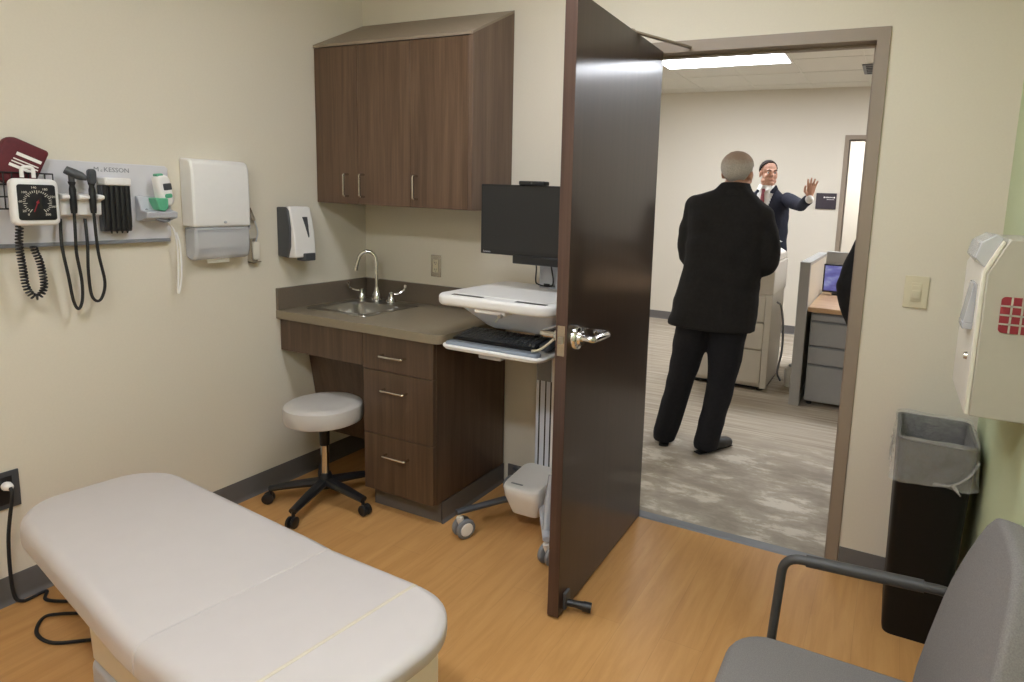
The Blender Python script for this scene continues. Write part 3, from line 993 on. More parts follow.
for k in range(5):
    a = math.radians(-74 + 72 * k)
    d = Vector((math.cos(a), math.sin(a), 0))
    c0 = Vector((SXc, SYc, 0))
    b = BM()
    tube(b, [c0 + d * .02 + Vector((0, 0, .105)), c0 + d * .14 + Vector((0, 0, .092)), c0 + d * .255 + Vector((0, 0, .075))], [.022, .019, .015], 8, [.03, .025, .02])
    lg = part('leg', b, M['black'], st)
    b = BM()
    c = c0 + d * .25
    side = Vector((-d.y, d.x, 0))
    tube(b, [c + Vector((0, 0, .074)), c + Vector((0, 0, .04))], .008, 8)
    for s in (-1, 1):
        m2 = Matrix((d, Vector((0, 0, 1)), side)).transposed().to_4x4()
        bb = BM(); lathe(bb, [(0, -.009), (.02, -.009), (.0265, -.004), (.0265, .006), (.02, .009), (0, .009)], n=16)
        bb.transform(Matrix.Translation(c + side * (s * .0125) + d * .012 + Vector((0, 0, .027))) @ m2)
        me_ = bpy.data.meshes.new('x'); bb.to_mesh(me_); bb.free(); b.from_mesh(me_); bpy.data.meshes.remove(me_)
    part('caster', b, M['black'], lg)

# ------------------------------------------------------------------ exam table
ang = math.radians(-7.5)
TZ = .478
TBM = Matrix.Translation((.312, -1.600, 0)) @ Matrix.Rotation(ang, 4, 'Z')
tb = thing('exam_table', 'cream vinyl exam table with padded sections in the foreground', 'exam table', (1.1, -1.72, 0))
TW, TL = .53, 1.56
S1, S2 = 1.005, 1.37
def half_w(u, far):
    return (.232 + .038 * min(1, u / .9)) if far else (.200 + .045 * min(1, u / .9))
top_ = [(x + TL / 2, y) for x, y in rrect(TL, TW, [.16, .17, .17, .16], 12)]
fine_ = []
for i in range(len(top_)):
    a_, c_ = Vector(top_[i]), Vector(top_[(i + 1) % len(top_)])
    n_ = max(1, int((c_ - a_).length / .08))
    fine_ += [a_.lerp(c_, k / n_) for k in range(n_)]
poly_ = [(v.x, v.y * half_w(v.x, v.y > 0) / (TW / 2)) for v in fine_]
def cush(x0, x1, name):
    bm = BM()
    slab(bm, poly_, TZ - .095, TZ, .035, .025, None, 6)
    for x, sg in ((x0, -1), (x1, 1)):
        if x is None:
            continue
        r_ = bmesh.ops.bisect_plane(bm, geom=bm.verts[:] + bm.edges[:] + bm.faces[:], plane_co=(x, 0, 0), plane_no=(sg, 0, 0), clear_outer=True)
        ed = [e for e in r_['geom_cut'] if isinstance(e, bmesh.types.BMEdge)]
        bmesh.ops.contextual_create(bm, geom=ed)
    if x0 is not None:                                   # the leg rest section is tipped up a little
        for v in bm.verts:
            t_ = max(0, v.co.x - S1)
            q_ = max(0, v.co.x - S2)
            v.co.z = TZ + (v.co.z - TZ) * (1 - .42 * min(1, q_ / .10))
            v.co.z += .085 * min(t_, S2 - S1) - .06 * q_
    bm.transform(TBM)
    return part(name, bm, M['vinyl'], tb, .004)
cush(None, S1 - .0012, 'back_cushion')
cush(S1 + .0012, S2 - .002, 'seat_cushion')
cush(S2 + .002, None, 'foot_cushion')
b = BM()
for s in (S2,):
    tube(b, [TBM @ Vector((s, -TW / 2 + .05, TZ + .0265)), TBM @ Vector((s, TW / 2 - .02, TZ + .0265))], .007, 8)
part('seam_welt', b, M['seam'], tb)
b = BM(); box(b, .34, 1.30, -.15, .20, TZ - .118, TZ - .094, 0, TBM); part('support_frame', b, M['greyplas'], tb, .004)
b = BM(); prism(b, [(-.145, .362), (.20, .362), (.195, .09), (-.135, .09)], lambda y, z: TBM @ Vector((.40, y, z)), lambda y, z: TBM @ Vector((1.29, y, z)))
part('lift_housing', b, M['offwhite'], tb, .012)
b = BM(); slab(b, [(x + .86, y + .03) for x, y in rrect(.98, .34, .05)], 0, .09, .02, .004, TBM); part('floor_base', b, M['greyplas'], tb)
b = BM(); prism(b, [(1.30, .384), (1.36, .384), (1.40, .418), (1.505, .418), (1.505, .16), (1.49, .14), (1.32, .14), (1.30, .16)], lambda x, z: TBM @ Vector((x, -.20, z)), lambda x, z: TBM @ Vector((x, .205, z)))
fo = part('foot_drawer', b, M['white'], tb, .008, label='white drawer box under the foot end')
b = BM(); tube(b, [TBM @ Vector(p) for p in fillet([(1.505, -.10, .33), (1.535, -.10, .33), (1.535, .10, .33), (1.505, .10, .33)], .012)], .007, 8); part('drawer_handle', b, M['chrome'], fo)
for s in (-1, 1):
    b = BM(); tube(b, [TBM @ Vector((1.33, s * .16, .345)), TBM @ Vector((1.47, s * .15, .372)), TBM @ Vector((1.50, s * .15, .37))], .012, 10); part('stirrup_bar', b, M['chrome'], tb)

# ------------------------------------------------------------------ computer cart
ca = thing('computer_cart', 'white wheeled computer cart between cabinet and open door', 'cart', (1.32, -.25, 0))
# column
COLX, COLY = 1.326, -.185
b = BM(); box(b, COLX - .052, COLX + .052, COLY - .03, COLY + .03, .16, 1.0); part('column', b, M['tub'], ca, .006)
b = BM()
for dx in (-.03, 0.002, .03):
    box(b, COLX + dx - .0035, COLX + dx + .0035, COLY - .0312, COLY - .028, .20, .66)
part('column_slots', b, M['black'], ca)
b = BM(); box(b, COLX + .036, COLX + .052, COLY - .034, COLY - .03, .20, .90); part('column_edge', b, M['white'], ca, .001)
b = BM(); box(b, COLX - .045, COLX + .03, COLY - .036, COLY - .03, .66, .80); part('column_cover', b, M['midgrey'], ca, .002)
# power pod at the foot
b = BM()
px0, px1 = 1.232, 1.428
def podring(z, w, y0, y1, r):
    cxx = (px0 + px1) / 2
    return [Vector((cxx + x, (y0 + y1) / 2 + y, z)) for x, y in rrect(w, y1 - y0, r, 5)]
rings = [podring(.065, .13, -.375, -.22, .03), podring(.075, .15, -.395, -.215, .035), podring(.16, .19, -.43, -.213, .04), podring(.205, .198, -.438, -.212, .04), podring(.215, .192, -.434, -.213, .04)]
top = [Vector((v.x, v.y, .218 + (v.y + .434) * .12)) for v in podring(0, .185, -.428, -.214, .04)]
loops(b, rings + [top])
pd = part('power_pod', b, M['white'], ca)
b = BM(); m2 = Matrix.Translation((1.30, -.405, .2225)) @ Matrix.Rotation(math.atan(.12), 4, 'X'); box(b, -.03, .03, -.004, .004, 0, .0012, 0, m2); part('badge', b, M['midgrey'], pd)
# base legs with casters
def caster(px, py, yaw, parent):
    bm = BM()
    m2 = Matrix.Translation((px, py, 0)) @ Matrix.Rotation(yaw, 4, 'Z')
    def wheel(s):
        bb = BM()
        lathe(bb, [(0, s * .008), (.036, s * .008), (.043, s * .012), (.045, s * .018), (.043, s * .028), (.034, s * .031), (.032, s * .029), (0, s * .030)], (0, .02, .045), 22, 'x')
        bb.transform(m2)
        return bb
    bm = BM()
    tube(bm, [m2 @ Vector((0, 0, .10)), m2 @ Vector((0, .004, .085)), m2 @ Vector((0, .012, .055))], [.016, .016, .012], 10)
    tube(bm, [m2 @ Vector((0, .0, .125)), m2 @ Vector((0, .0, .09))], .008, 8)
    f = part('caster', bm, M['white'], parent)
    for s in (-1, 1):
        w = part('wheel', wheel(s), M['midgrey'], f)
    for s in (-1, 1):
        bb = BM()
        lathe(bb, [(0, s * .0295), (.030, s * .0295), (.028, s * .033), (0, s * .034)], (0, .02, .045), 20, 'x')
        bb.transform(m2)
        part('wheel_hub', bb, M['white'], f)
for px_, py_, yaw, nm in ((1.12, -.585, -.40, 0), (1.56, -.585, -.25, 0), (1.10, -.09, 2.6, 0), (1.57, -.09, -2.4, 0)):
    b = BM()
    c = Vector((COLX, COLY - .05, .11)); e = Vector((px_, py_, .125))
    tube(b, [c, c.lerp(e, .5) + Vector((0, 0, .012)), e + (e - c).normalized() * .015], [.016, .014, .012], 10, [.022, .019, .018])
    lg = part('leg', b, M['greyplas'] if px_ > 1.3 else M['darkgrey'], ca)
    caster(px_, py_, yaw, ca)
b = BM(); slab(b, [(COLX + x, COLY - .05 + y) for x, y in rrect(.16, .16, .04)], .085, .16, .015); part('base_hub', b, M['greyplas'], ca)
# battery / cable sleeve on the right front leg
b = BM(); tube(b, [(1.535, -.54, .125), (1.522, -.50, .24), (1.505, -.45, .33)], [.018, .021, .016], 10, [.022, .024, .02]); part('leg_bumper', b, M['clear'], ca)
# storage tub under the work surface
b = BM()
def tr(z, x0, x1, y0, y1, r):
    return [Vector(((x0 + x1) / 2 + x, (y0 + y1) / 2 + y, z)) for x, y in rrect(x1 - x0, y1 - y0, r, 5)]
loops(b, [tr(.942, 1.19, 1.48, -.47, -.12, .03), tr(.954, 1.168, 1.50, -.485, -.11, .03), tr(1.035, 1.095, 1.55, -.565, -.10, .03), tr(1.05, 1.08, 1.565, -.575, -.09, .03)])
part('storage_tub', b, M['tub'], ca)
# work surface
b = BM()
WX0, WX1, WY0, WY1 = 1.005, 1.578, -.625, -.085
poly = []
for x, y in rrect(WX1 - WX0, WY1 - WY0, [.05, .05, .06, .06], 6):
    poly.append(((WX0 + WX1) / 2 + x, (WY0 + WY1) / 2 + y - (.018 * (1 - (2 * x / (WX1 - WX0)) ** 2) if y < -.2 else 0)))
slab(b, poly, 1.046, 1.092, .014, .016)
ws = part('work_surface', b, M['white'], ca)
b = BM()
b.free()
for x0, x1 in ((1.085, 1.235), (1.395, 1.535)):
    b = BM(); box(b, x0, x1, -.606, -.584, 1.0915, 1.0935); part('grip_slot', b, M['black'], ws)
b = BM(); box(b, WX0 + .05, WX1 - .05, -.562, -.112, 1.0915, 1.0935); part('surface_mat', b, M['white'], ws, .0005)
b = BM(); prism_y(b, [(1.21, 1.030), (1.36, 1.030), (1.36, 1.06), (1.21, 1.06)], -.618, -.55); part('front_latch', b, M['white'], ws, .004)
b = BM(); lathe(b, [(0, -.645), (.008, -.645), (.009, -.632), (0, -.632)], (1.35, 0, 1.034), 12, 'y'); tube(b, [(1.345, -.64, 1.034), (1.335, -.648, 1.01)], .003, 6); part('key_lock', b, M['steel'], ws)
# keyboard tray
b = BM()
poly = [((1.04 + 1.52) / 2 + x, -.435 + y) for x, y in rrect(.49, .37, [.02, .02, .05, .05], 5)]
slab(b, poly, .858, .874, .006)
tray = part('keyboard_tray', b, M['white'], ca)
b = BM(); tube(b, fillet([(1.045, -.30, .870), (1.04, -.615, .872), (1.525, -.615, .872), (1.525, -.30, .87)], .04), .008, 8); part('tray_rim', b, M['white'], tray)
b = BM(); slab(b, [(1.275 + x, -.582 + y) for x, y in rrect(.45, .056, .018)], .874, .890, .007, .003); part('wrist_rest', b, M['bluegrey'], tray, label='blue grey padded wrist rest')
b = BM(); box(b, 1.22, 1.33, -.60, -.45, .838, .858); part('tray_slide', b, M['greyplas'], tray, .004)
b = BM(); tube(b, [(1.30, -.30, .862), (1.315, -.24, .89), (COLX, COLY - .02, .90)], .018, 10); part('tray_arm', b, M['greyplas'], ca)
# keyboard, mouse, scanner cradle: rest on the tray
kb = thing('keyboard', 'black computer keyboard on the cart tray', 'keyboard', (1.26, -.46, .874))
KM = Matrix.Translation((1.245, -.470, .8975)) @ Matrix.Rotation(math.radians(8), 4, 'X')
b = BM(); slab(b, rrect(.41, .145, .008), -.009, .005, .003, .002, KM); part('case', b, M['black'], kb)
b = BM()
for r_ in range(5):
    y = -.055 + r_ * .026
    x = -.195
    while x < .185:
        w = .0215
        if r_ == 0 and -.08 < x < .02:
            w = .118
        box(b, x, x + w - .004, y, y + .021, .005, .0105, 0, KM)
        x += w
part('keys', b, M['darkgrey'], kb, .001)
ms = thing('barcode_scanner', 'grey handheld scanner leaning at the right end of the cart tray', 'scanner', (1.46, -.36, .874))
b = BM(); SMx = Matrix.Translation((1.484, -.468, .9035)) @ Euler((math.radians(9), 0, math.radians(-3))).to_matrix().to_4x4()
slab(b, rrect(.050, .10, .014), -.014, .014, .008, .008, SMx); part('body', b, M['darkgrey'], ms)
b = BM(); slab(b, rrect(.035, .10, .012), -.012, .012, .006, .006, Matrix.Translation((1.415, -.34, .908)) @ Euler((math.radians(14), 0, math.radians(-20))).to_matrix().to_4x4()); part('handle', b, M['midgrey'], ms)
b = BM(); slab(b, [(1.44 + x, -.335 + y) for x, y in rrect(.14, .08, .012)], .8745, .895, .006); part('dock', b, M['black'], ms)
mc = thing('scanner_cord', 'pale cord draped from the cart tub to the tray', 'cord', (1.49, -.52, .88))
b = BM(); tube(b, spline([(1.5735, -.44, 1.036), (1.571, -.51, 1.0), (1.54, -.55, .945), (1.50, -.575, .908), (1.465, -.582, .8975)], 7), .0055, 8); part('cable', b, M['ivory'], mc)

# monitor
mo = thing('monitor', 'black flat monitor with webcam standing on the computer cart', 'monitor', (1.30, -.28, 1.0935))
MX0, MX1, MZ0, MZ1, MY = 1.032, 1.552, 1.245, 1.556, -.33
b = BM(); box(b, MX0, MX1, MY, MY + .022, MZ0, MZ1); bz = part('bezel', b, M['black'], mo, .003)
b = BM(); box(b, MX0 + .008, MX1 - .008, MY - .001, MY + .004, MZ0 + .022, MZ1 - .008); part('screen', b, M['screen'], mo)
b = BM(); box(b, MX0 + .10, MX1 - .10, MY + .022, MY + .045, MZ0 + .03, MZ1 - .05); part('back_housing', b, M['black'], mo, .008)
b = BM(); box(b, 1.21, 1.44, MY - .012, MY + .03, 1.212, MZ0 + .004); part('speaker_bar', b, M['black'], mo, .004)
b = BM(); box(b, 1.235, 1.365, MY - .012, MY + .03, MZ1, MZ1 + .018); wc = part('webcam', b, M['black'], mo, .004)
b = BM(); lathe(b, [(0, MY - .0135), (.004, MY - .0135), (.005, MY - .011), (0, MY - .011)], (1.30, 0, MZ1 + .009), 12, 'y'); part('lens', b, M['darkgrey'], wc)
part('lettering', text_mesh('Lenovo', .013, on_back(MX0 + .014, MY - .0006, MZ0 + .011)), M['greyplas'], mo, smooth=False)
b = BM(); box(b, COLX - .005, COLX + .06, -.20, -.15, 1.0935, 1.40); box(b, COLX - .06, COLX + .0, -.195, -.165, 1.0935, 1.26); box(b, COLX - .03, COLX + .06, -.29, -.16, 1.36, 1.42); part('mount', b, M['greyplas'], mo, .003)
b = BM(); box(b, COLX - .035, COLX + .03, -.20, -.1955, 1.10, 1.115); part('cable_clip', b, M['black'], mo, .001)
b = BM(); tube(b, spline([(1.285, -.27, 1.225), (1.275, -.24, 1.19), (1.252, -.205, 1.13), (1.262, -.203, 1.11), (1.32, -.205, 1.104), (1.345, -.206, 1.125), (1.348, -.24, 1.22)], 8), .0035, 6); part('cable', b, M['black'], mo)

# ------------------------------------------------------------------ right side: sharps cabinet, bin, chair
sh = thing('sharps_cabinet', 'beige wall mounted sharps cabinet with red grid on the green wall', 'wall cabinet', (W, -.65, 1.0))
X0, Y0, Y1 = 2.952, -.85, -.46
b = BM()
prism_y(b, [(X0, .988), (W - .001, .988), (W - .001, 1.452), (X0 + .040, 1.452), (X0, 1.362)], Y0, Y1)
part('housing', b, M['beige'], sh, .004)
b = BM(); prism_y(b, [(X0 - .012, .99), (X0, .99), (X0, 1.362), (X0 + .034, 1.44), (X0 + .026, 1.448), (X0 - .012, 1.366)], Y0 + .004, Y1 - .004); dr = part('front_door', b, M['offwhite'], sh, .003)
b = BM(); lathe(b, [(0, X0 - .020), (.009, X0 - .020), (.011, X0 - .012), (0, X0 - .012)], (0, -.76, 1.13), 12, 'x'); part('key_lock', b, M['chrome'], dr)
b = BM(); prism_y(b, [(X0 - .035, 1.225), (X0 - .012, 1.225), (X0 - .012, 1.33), (X0 - .02, 1.33)], -.80, -.70); box(b, X0 - .036, X0 - .012, -.80, -.70, 1.208, 1.225); part('latch_flap', b, M['clear'], dr, .002)
b = BM(); prism_y(b, [(X0 - .006, 1.375), (X0 - .03, 1.40), (X0 - .02, 1.44), (X0 + .012, 1.462), (X0 + .028, 1.452)], -.84, -.62); part('top_tray', b, M['clear'], sh, .003, label='clear plastic flap on the sloping top')
b = BM(); slab(b, rrect(.092, .092, .010), -.001, .004, .001, .001, on_back(3.036, Y0, 1.262)); rp = part('red_window', b, M['maroon'], sh, label='maroon window behind a beige grid')
b = BM()
for k in range(1, 4):
    zz = 1.216 + .092 * k / 4
    box(b, 2.990, 3.082, Y0 - .0052, Y0 - .003, zz - .0022, zz + .0022)
for k in range(1, 4):
    xx = 2.990 + .092 * k / 4
    box(b, xx - .0022, xx + .0022, Y0 - .0052, Y0 - .003, 1.216, 1.308)
part('grid', b, M['beige'], rp)

bn = thing('waste_bin', 'tall slim black bin with clear liner in the corner', 'waste bin', (2.93, -.215, 0))
def brect(z, x0, x1, y0, y1, r=.03):
    return [Vector(((x0 + x1) / 2 + x, (y0 + y1) / 2 + y, z)) for x, y in rrect(x1 - x0, y1 - y0, r, 5)]
b = BM()
loops(b, [brect(0, 2.828, 3.02, -.355, -.085), brect(.02, 2.825, 3.023, -.358, -.082), brect(.72, 2.812, 3.052, -.365, -.045), brect(.735, 2.808, 3.056, -.369, -.041), brect(.735, 2.818, 3.046, -.359, -.051), brect(.04, 2.835, 3.012, -.348, -.092)])
part('bin_body', b, M['binblack'], bn)
b = BM()
random.seed(9)
def crumple(ring, amp, f):
    out = []
    for v in ring:
        n = noise.noise_vector(v * f)
        out.append(v + Vector((n.x, n.y, n.z * .8)) * amp)
    return out
def fine(z, x0, x1, y0, y1):
    return [Vector(((x0 + x1) / 2 + x, (y0 + y1) / 2 + y, z)) for x, y in rrect(x1 - x0, y1 - y0, .03, 14)]
def dense(r):
    out = []
    for i in range(len(r)):
        a, c = r[i], r[(i + 1) % len(r)]
        n = max(1, int((c - a).length / .015))
        out += [a.lerp(c, k / n) for k in range(n)]
    return out
def fixed(z, e):
    return dense(fine(z, 2.808 - e, 3.056 + e, -.369 - e, -.041 + e))
base_ring = dense(fine(0, 2.808, 3.056, -.369, -.041))
cen = Vector((2.932, -.205, 0))
def liner(z, e, amp, f=22):
    out = []
    for v in base_ring:
        d = (v - cen); d.z = 0
        p = v + d.normalized() * e + Vector((0, 0, z))
        n = noise.noise_vector(p * f)
        p += d.normalized() * abs(n.x) * amp + Vector((0, 0, n.y * amp * .7))
        out.append(p)
    return out
rings = [liner(.592, .012, .020, 14), liner(.60, .009, .018), liner(.622, .006, .016, 30), liner(.645, .008, .022, 26), liner(.668, .005, .016, 34), liner(.69, .007, .014, 28), liner(.712, .004, .010, 36), liner(.73, .004, .006), liner(.748, .002, .008), liner(.744, -.016, .006), liner(.70, -.026, -.010), liner(.60, -.030, -.012), liner(.48, -.036, -.014), liner(.34, -.042, -.014)]
loops(b, rings, cap=False)
part('liner', b, M['plastbag'], bn, label='clear crumpled plastic liner')
b = BM()
tube(b, [(2.99, -.386, .612), (3.00, -.398, .60), (3.012, -.40, .585)], [.008, .005, .002], 8)
tube(b, spline([(2.93, -.383, .603), (2.985, -.387, .612), (3.03, -.385, .65), (3.058, -.37, .70)], 6), .004, 6)
part('liner_knot', b, M['plastbag'], bn)

ch = thing('guest_chair', 'grey upholstered guest chair with black tubular arms by the green wall', 'chair', (2.72, -1.45, 0))
sy0, sy1 = -1.70, -1.205
b = BM()
poly = [(2.69 + x, (sy0 + sy1) / 2 + y) for x, y in rrect(.46, sy1 - sy0, [.05, .10, .10, .05], 7)]
slab(b, poly, .385, .455, .026, .02)
part('seat', b, M['chairfab'], ch)
b = BM()
slope = math.atan(.2)
BMx = Matrix.Translation((2.862, (sy0 + sy1) / 2, .46)) @ Matrix.Rotation(slope, 4, 'Y') @ Matrix(((0, 0, -1, 0), (1, 0, 0, 0), (0, 1, 0, 0), (0, 0, 0, 1)))
hw = (sy1 - sy0) / 2
outl = [(hw - .03, 0), (hw - .008, .04), (hw, .12), (hw, .22), (hw - .010, .275), (hw - .028, .325), (hw - .050, .37), (hw - .078, .42), (hw - .105, .46), (hw - .135, .488), (hw - .17, .502), (0, .508)]
outl = outl + [(-x, y) for x, y in outl[-2::-1]]
slab(b, outl, -.055, 0, .014, .018, BMx)
part('backrest', b, M['chairfab'], ch)
for s, yy in ((1, -1.182), (-1, sy0 - .022)):
    b = BM()
    sn = 1 if s > 0 else -1
    tube(b, fillet([(2.525, yy, .0), (2.562, yy, .655), (2.945, yy, .674), (2.985, yy, .0)], .045, 6), .0115, 10)
    fr_ = part('arm_frame', b, M['tube'], ch)
    b = BM(); tube(b, [(2.615, yy, .658), (2.87, yy, .671)], .0145, 10); part('arm_pad', b, M['tube'], fr_)
b = BM()
tube(b, [(2.545, sy0 - .022, .37), (2.545, -1.182, .37)], .011, 8); tube(b, [(2.94, sy0 - .022, .37), (2.94, -1.182, .37)], .011, 8)
for yy in (-1.62, -1.29):
    tube(b, [(2.545, yy, .372), (2.94, yy, .372)], .011, 8)
    tube(b, fillet([(2.85, yy, .372), (2.935, yy, .38), (2.985, yy, .60)], .04), .011, 8)
part('under_frame', b, M['tube'], ch)

# ------------------------------------------------------------------ lights
def troffer(name, cx, cy, z, lx, ly, mat, label):
    t = thing(name, label, 'ceiling light', (cx, cy, z))
    bm = BM()
    x0, x1, y0, y1 = cx - lx / 2, cx + lx / 2, cy - ly / 2, cy + ly / 2
    for a, b_, c, d in ((x0, x1, y0, y0 + .02), (x0, x1, y1 - .02, y1), (x0, x0 + .02, y0 + .02, y1 - .02), (x1 - .02, x1, y0 + .02, y1 - .02)):
        box(bm, a, b_, c, d, z - .014, z - .001)
    part('light_frame', bm, M['white'], t)
    bm = BM(); box(bm, x0 + .02, x1 - .02, y0 + .02, y1 - .02, z - .009, z - .001); part('diffuser', bm, mat, t)
    return t
troffer('ceiling_light', 1.7, -1.05, H, 1.2, .30, M['lamp'], 'narrow ceiling light over the floor before the sink')
troffer('ceiling_light', 2.0, -2.78, H, 1.2, .30, M['lampB'], 'narrow ceiling light by the rear wall')
troffer('ceiling_light', 1.11, 3.28, HH, 1.22, .60, M['hlamp'], 'bright ceiling light seen through the doorway')
troffer('ceiling_light', 3.45, 3.36, HH, 1.22, .72, M['hlamp'], 'office ceiling light beyond the door frame, mirrored in the door')
troffer('ceiling_light', -1.4, 1.6, HH, 1.22, .58, M['hlamp'], 'office ceiling light behind the wall cabinet wall')
troffer('ceiling_light', 2.6, 6.2, HH, .6, 1.2, M['farlamp'], 'ceiling light of the room behind the far doorway')

# ceiling grid tees of the office
b = BM()
for k in range(13):
    x = HX0 + .05 + k * .61
    box(b, x - .008, x + .008, .14, HY1 - .01, HH - .004, HH)
for k in range(8):
    y = .43 + k * .61
    box(b, HX0 + .01, HX1 - .01, y - .008, y + .008, HH - .004, HH - .0005)
struct('trim_4', b, M['ceil'], 'ceiling grid of the office', 'ceiling grid')
vt = thing('ceiling_vent', 'grey air vent in the office ceiling near the door frame', 'vent', (2.5, 4.05, HH))
b = BM(); box(b, 2.30, 2.85, 3.82, 4.25, HH - .016, HH - .0045); part('vent_frame', b, M['midgrey'], vt, .003)
b = BM()
for k in range(5):
    box(b, 2.33, 2.82, 3.86 + k * .08, 3.89 + k * .08, HH - .022, HH - .016)
part('louvers', b, M['darkgrey'], vt)

# ------------------------------------------------------------------ office: sign, far door, copier, cubicle
sg = thing('wall_sign', 'small dark sign with pale writing on the far office wall', 'sign', (1.98, HY1 - .01, 1.59))
b = BM(); box(b, 1.868, 2.088, HY1 - .014, HY1 - .002, 1.495, 1.675); part('sign_plate', b, M['sign'], sg, .002)
b = BM()
x = 1.95
random.seed(2)
while x < 2.07:
    w = random.uniform(.006, .014); h = random.uniform(.008, .016)
    box(b, x, x + w, HY1 - .0155, HY1 - .0138, 1.628 - h / 2, 1.628 + h / 2)
    x += w + .005
box(b, 1.985, 2.065, HY1 - .0155, HY1 - .0138, 1.602, 1.606)
part('lettering', b, M['paper'], sg)

# far door leaf, ajar into the bright room
fd = bpy.data.objects.new('door_2', None); COL.objects.link(fd); fd.location = (FX1 - .02, HY1 + .14, 0)
fd['kind'] = 'structure'; fd['label'] = 'grey beige door standing ajar in the far doorway'; fd['category'] = 'door'
a2 = math.radians(128)
FM = Matrix.Translation((FX1 - .02, HY1 + .145, 0)) @ Matrix.Rotation(a2, 4, 'Z')
b = BM(); box(b, 0, .86, -.022, .022, .01, 2.24, 0, FM); part('door_leaf', b, M['frame'], fd, .002)
b = BM(); tube(b, [FM @ Vector((.80, .022, 1.02)), FM @ Vector((.80, .07, 1.02)), FM @ Vector((.69, .07, 1.02))], .011, 8); part('door_lever', b, M['chrome'], fd)

cp = thing('copier', 'white office copier behind the man with grey hair', 'copier', (1.57, 2.7, 0))
CX0, CX1, CY0, CY1 = 1.25, 1.90, 2.39, 3.03
b = BM(); box(b, CX0 + .01, CX1 - .01, CY0 + .03, CY1, .03, .80); part('cabinet', b, M['copier'], cp, .008)
for z0_, z1_ in ((.06, .34), (.35, .57), (.58, .78)):
    b = BM(); box(b, CX0, CX1 - .055, CY0, CY0 + .04, z0_, z1_); d = part('paper_drawer', b, M['copier'], cp, .006)
    b = BM(); box(b, 1.44, 1.64, CY0 - .003, CY0 + .01, z1_ - .05, z1_ - .025); part('drawer_grip', b, M['copierdark'], d, .003)
b = BM(); box(b, CX1 - .053, CX1, CY0, CY0 + .05, .03, .80); part('front_post', b, M['copier'], cp, .006)
b = BM(); prism_x(b, [(CY0 + .02, .80), (CY1, .80), (CY1, 1.06), (CY0 + .10, 1.06), (CY0 + .02, 1.0)], CX0, CX1); part('scanner_body', b, M['copier'], cp, .01)
b = BM(); box(b, CX0 + .06, CX1 - .12, CY0 + .012, CY0 + .06, .84, .94); part('output_slot', b, M['darkgrey'], cp, .004)
b = BM(); prism_x(b, [(CY0 - .05, 1.0), (CY0 + .10, 1.04), (CY0 + .10, 1.07), (CY0 - .05, 1.025)], 1.40, 1.84); pn = part('control_panel', b, M['copierdark'], cp, .005)
b = BM(); prism_x(b, [(CY0 - .03, 1.0305), (CY0 + .06, 1.0565), (CY0 + .06, 1.0595), (CY0 - .03, 1.0335)], 1.45, 1.62); part('panel_screen', b, M['screen'], pn)
b = BM(); prism_y(b, [(CX0 + .01, 1.062), (CX1 - .005, 1.062), (CX1 - .01, 1.12), (CX1 - .12, 1.18), (CX0 + .2, 1.18), (CX0 + .02, 1.12)], CY0 + .12, CY1 - .02); part('document_feeder', b, M['copier'], cp, .012)
b = BM()
for x in (CX0 + .05, CX1 - .06):
    for y in (CY0 + .08, CY1 - .06):
        lathe(b, [(0, 0), (.03, 0), (.03, .03), (0, .03)], (x, y, 0), 12)
part('feet', b, M['black'], cp)
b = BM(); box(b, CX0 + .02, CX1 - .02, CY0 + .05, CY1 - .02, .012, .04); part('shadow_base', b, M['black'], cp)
b = BM(); tube(b, spline([(CX1 + .003, 2.62, .72), (CX1 + .03, 2.66, .68), (CX1 + .05, 2.72, .50), (CX1 + .05, 2.76, .28), (CX1 + .03, 2.74, .10), (CX1 + .05, 2.80, .012)], 7), .009, 8); part('power_cable', b, M['midgrey'], cp)
b = BM()
random.seed(5)
for k in range(7):
    m2 = Matrix.Translation((1.78 + random.uniform(-.01, .01), 2.70, 1.1815 + k * .0062)) @ Matrix.Rotation(random.uniform(-.25, .25), 4, 'Z')
    box(b, -.07, .07, -.10, .10, 0, .005, 0, m2)
solo('paper_stack', b, M['paper'], (1.78, 2.70, 1.1815), 'loose stack of white paper on top of the copier', 'paper')

bt = thing('water_jug', 'small white and blue jug on the carpet behind the copier', 'jug', (2.03, 2.75, 0))
b = BM(); lathe(b, [(0, 0), (.05, 0), (.055, .01), (.055, .12), (.05, .15), (.02, .17), (0, .17)], (2.045, 2.72, 0), 18); part('body', b, M['white'], bt)
b = BM(); lathe(b, [(0, .17), (.022, .17), (.022, .19), (0, .19)], (2.045, 2.72, 0), 14); part('cap', b, M['bluegrey'], bt)

# cubicle panels, desk, file pedestal, monitor
cb = thing('cubicle_partition', 'grey cubicle partition with pale fabric beside the copier', 'partition', (2.15, 2.8, 0))
b = BM(); box(b, 2.112, 2.188, 2.19, 2.225, 0, 1.105); part('end_post', b, M['panelgrey'], cb, .004)
b = BM(); box(b, 2.120, 2.180, 2.225, 3.36, .05, 1.095); part('side_panel', b, M['panellight'], cb)
b = BM(); box(b, 2.112, 2.188, 2.225, 3.43, 1.08, 1.105); box(b, 2.112, 2.188, 2.225, 3.43, 0, .08); part('panel_trim', b, M['panelgrey'], cb, .003)
b = BM(); box(b, 2.188, 3.6, 3.37, 3.43, .0, 1.12); part('back_panel', b, M['panelgrey'], cb, .003)
dk = thing('desk_surface', 'maple desk top inside the cubicle', 'desk', (2.7, 2.8, .74))
b = BM(); box(b, 2.190, 3.55, 2.235, 3.365, .728, .765); part('desk_top', b, M['deskwood'], dk, .004)
b = BM(); box(b, 3.50, 3.53, 2.30, 3.30, 0, .728); part('desk_leg', b, M['panelgrey'], dk)
fc = thing('file_pedestal', 'grey three drawer file pedestal under the desk', 'file cabinet', (2.43, 2.5, 0))
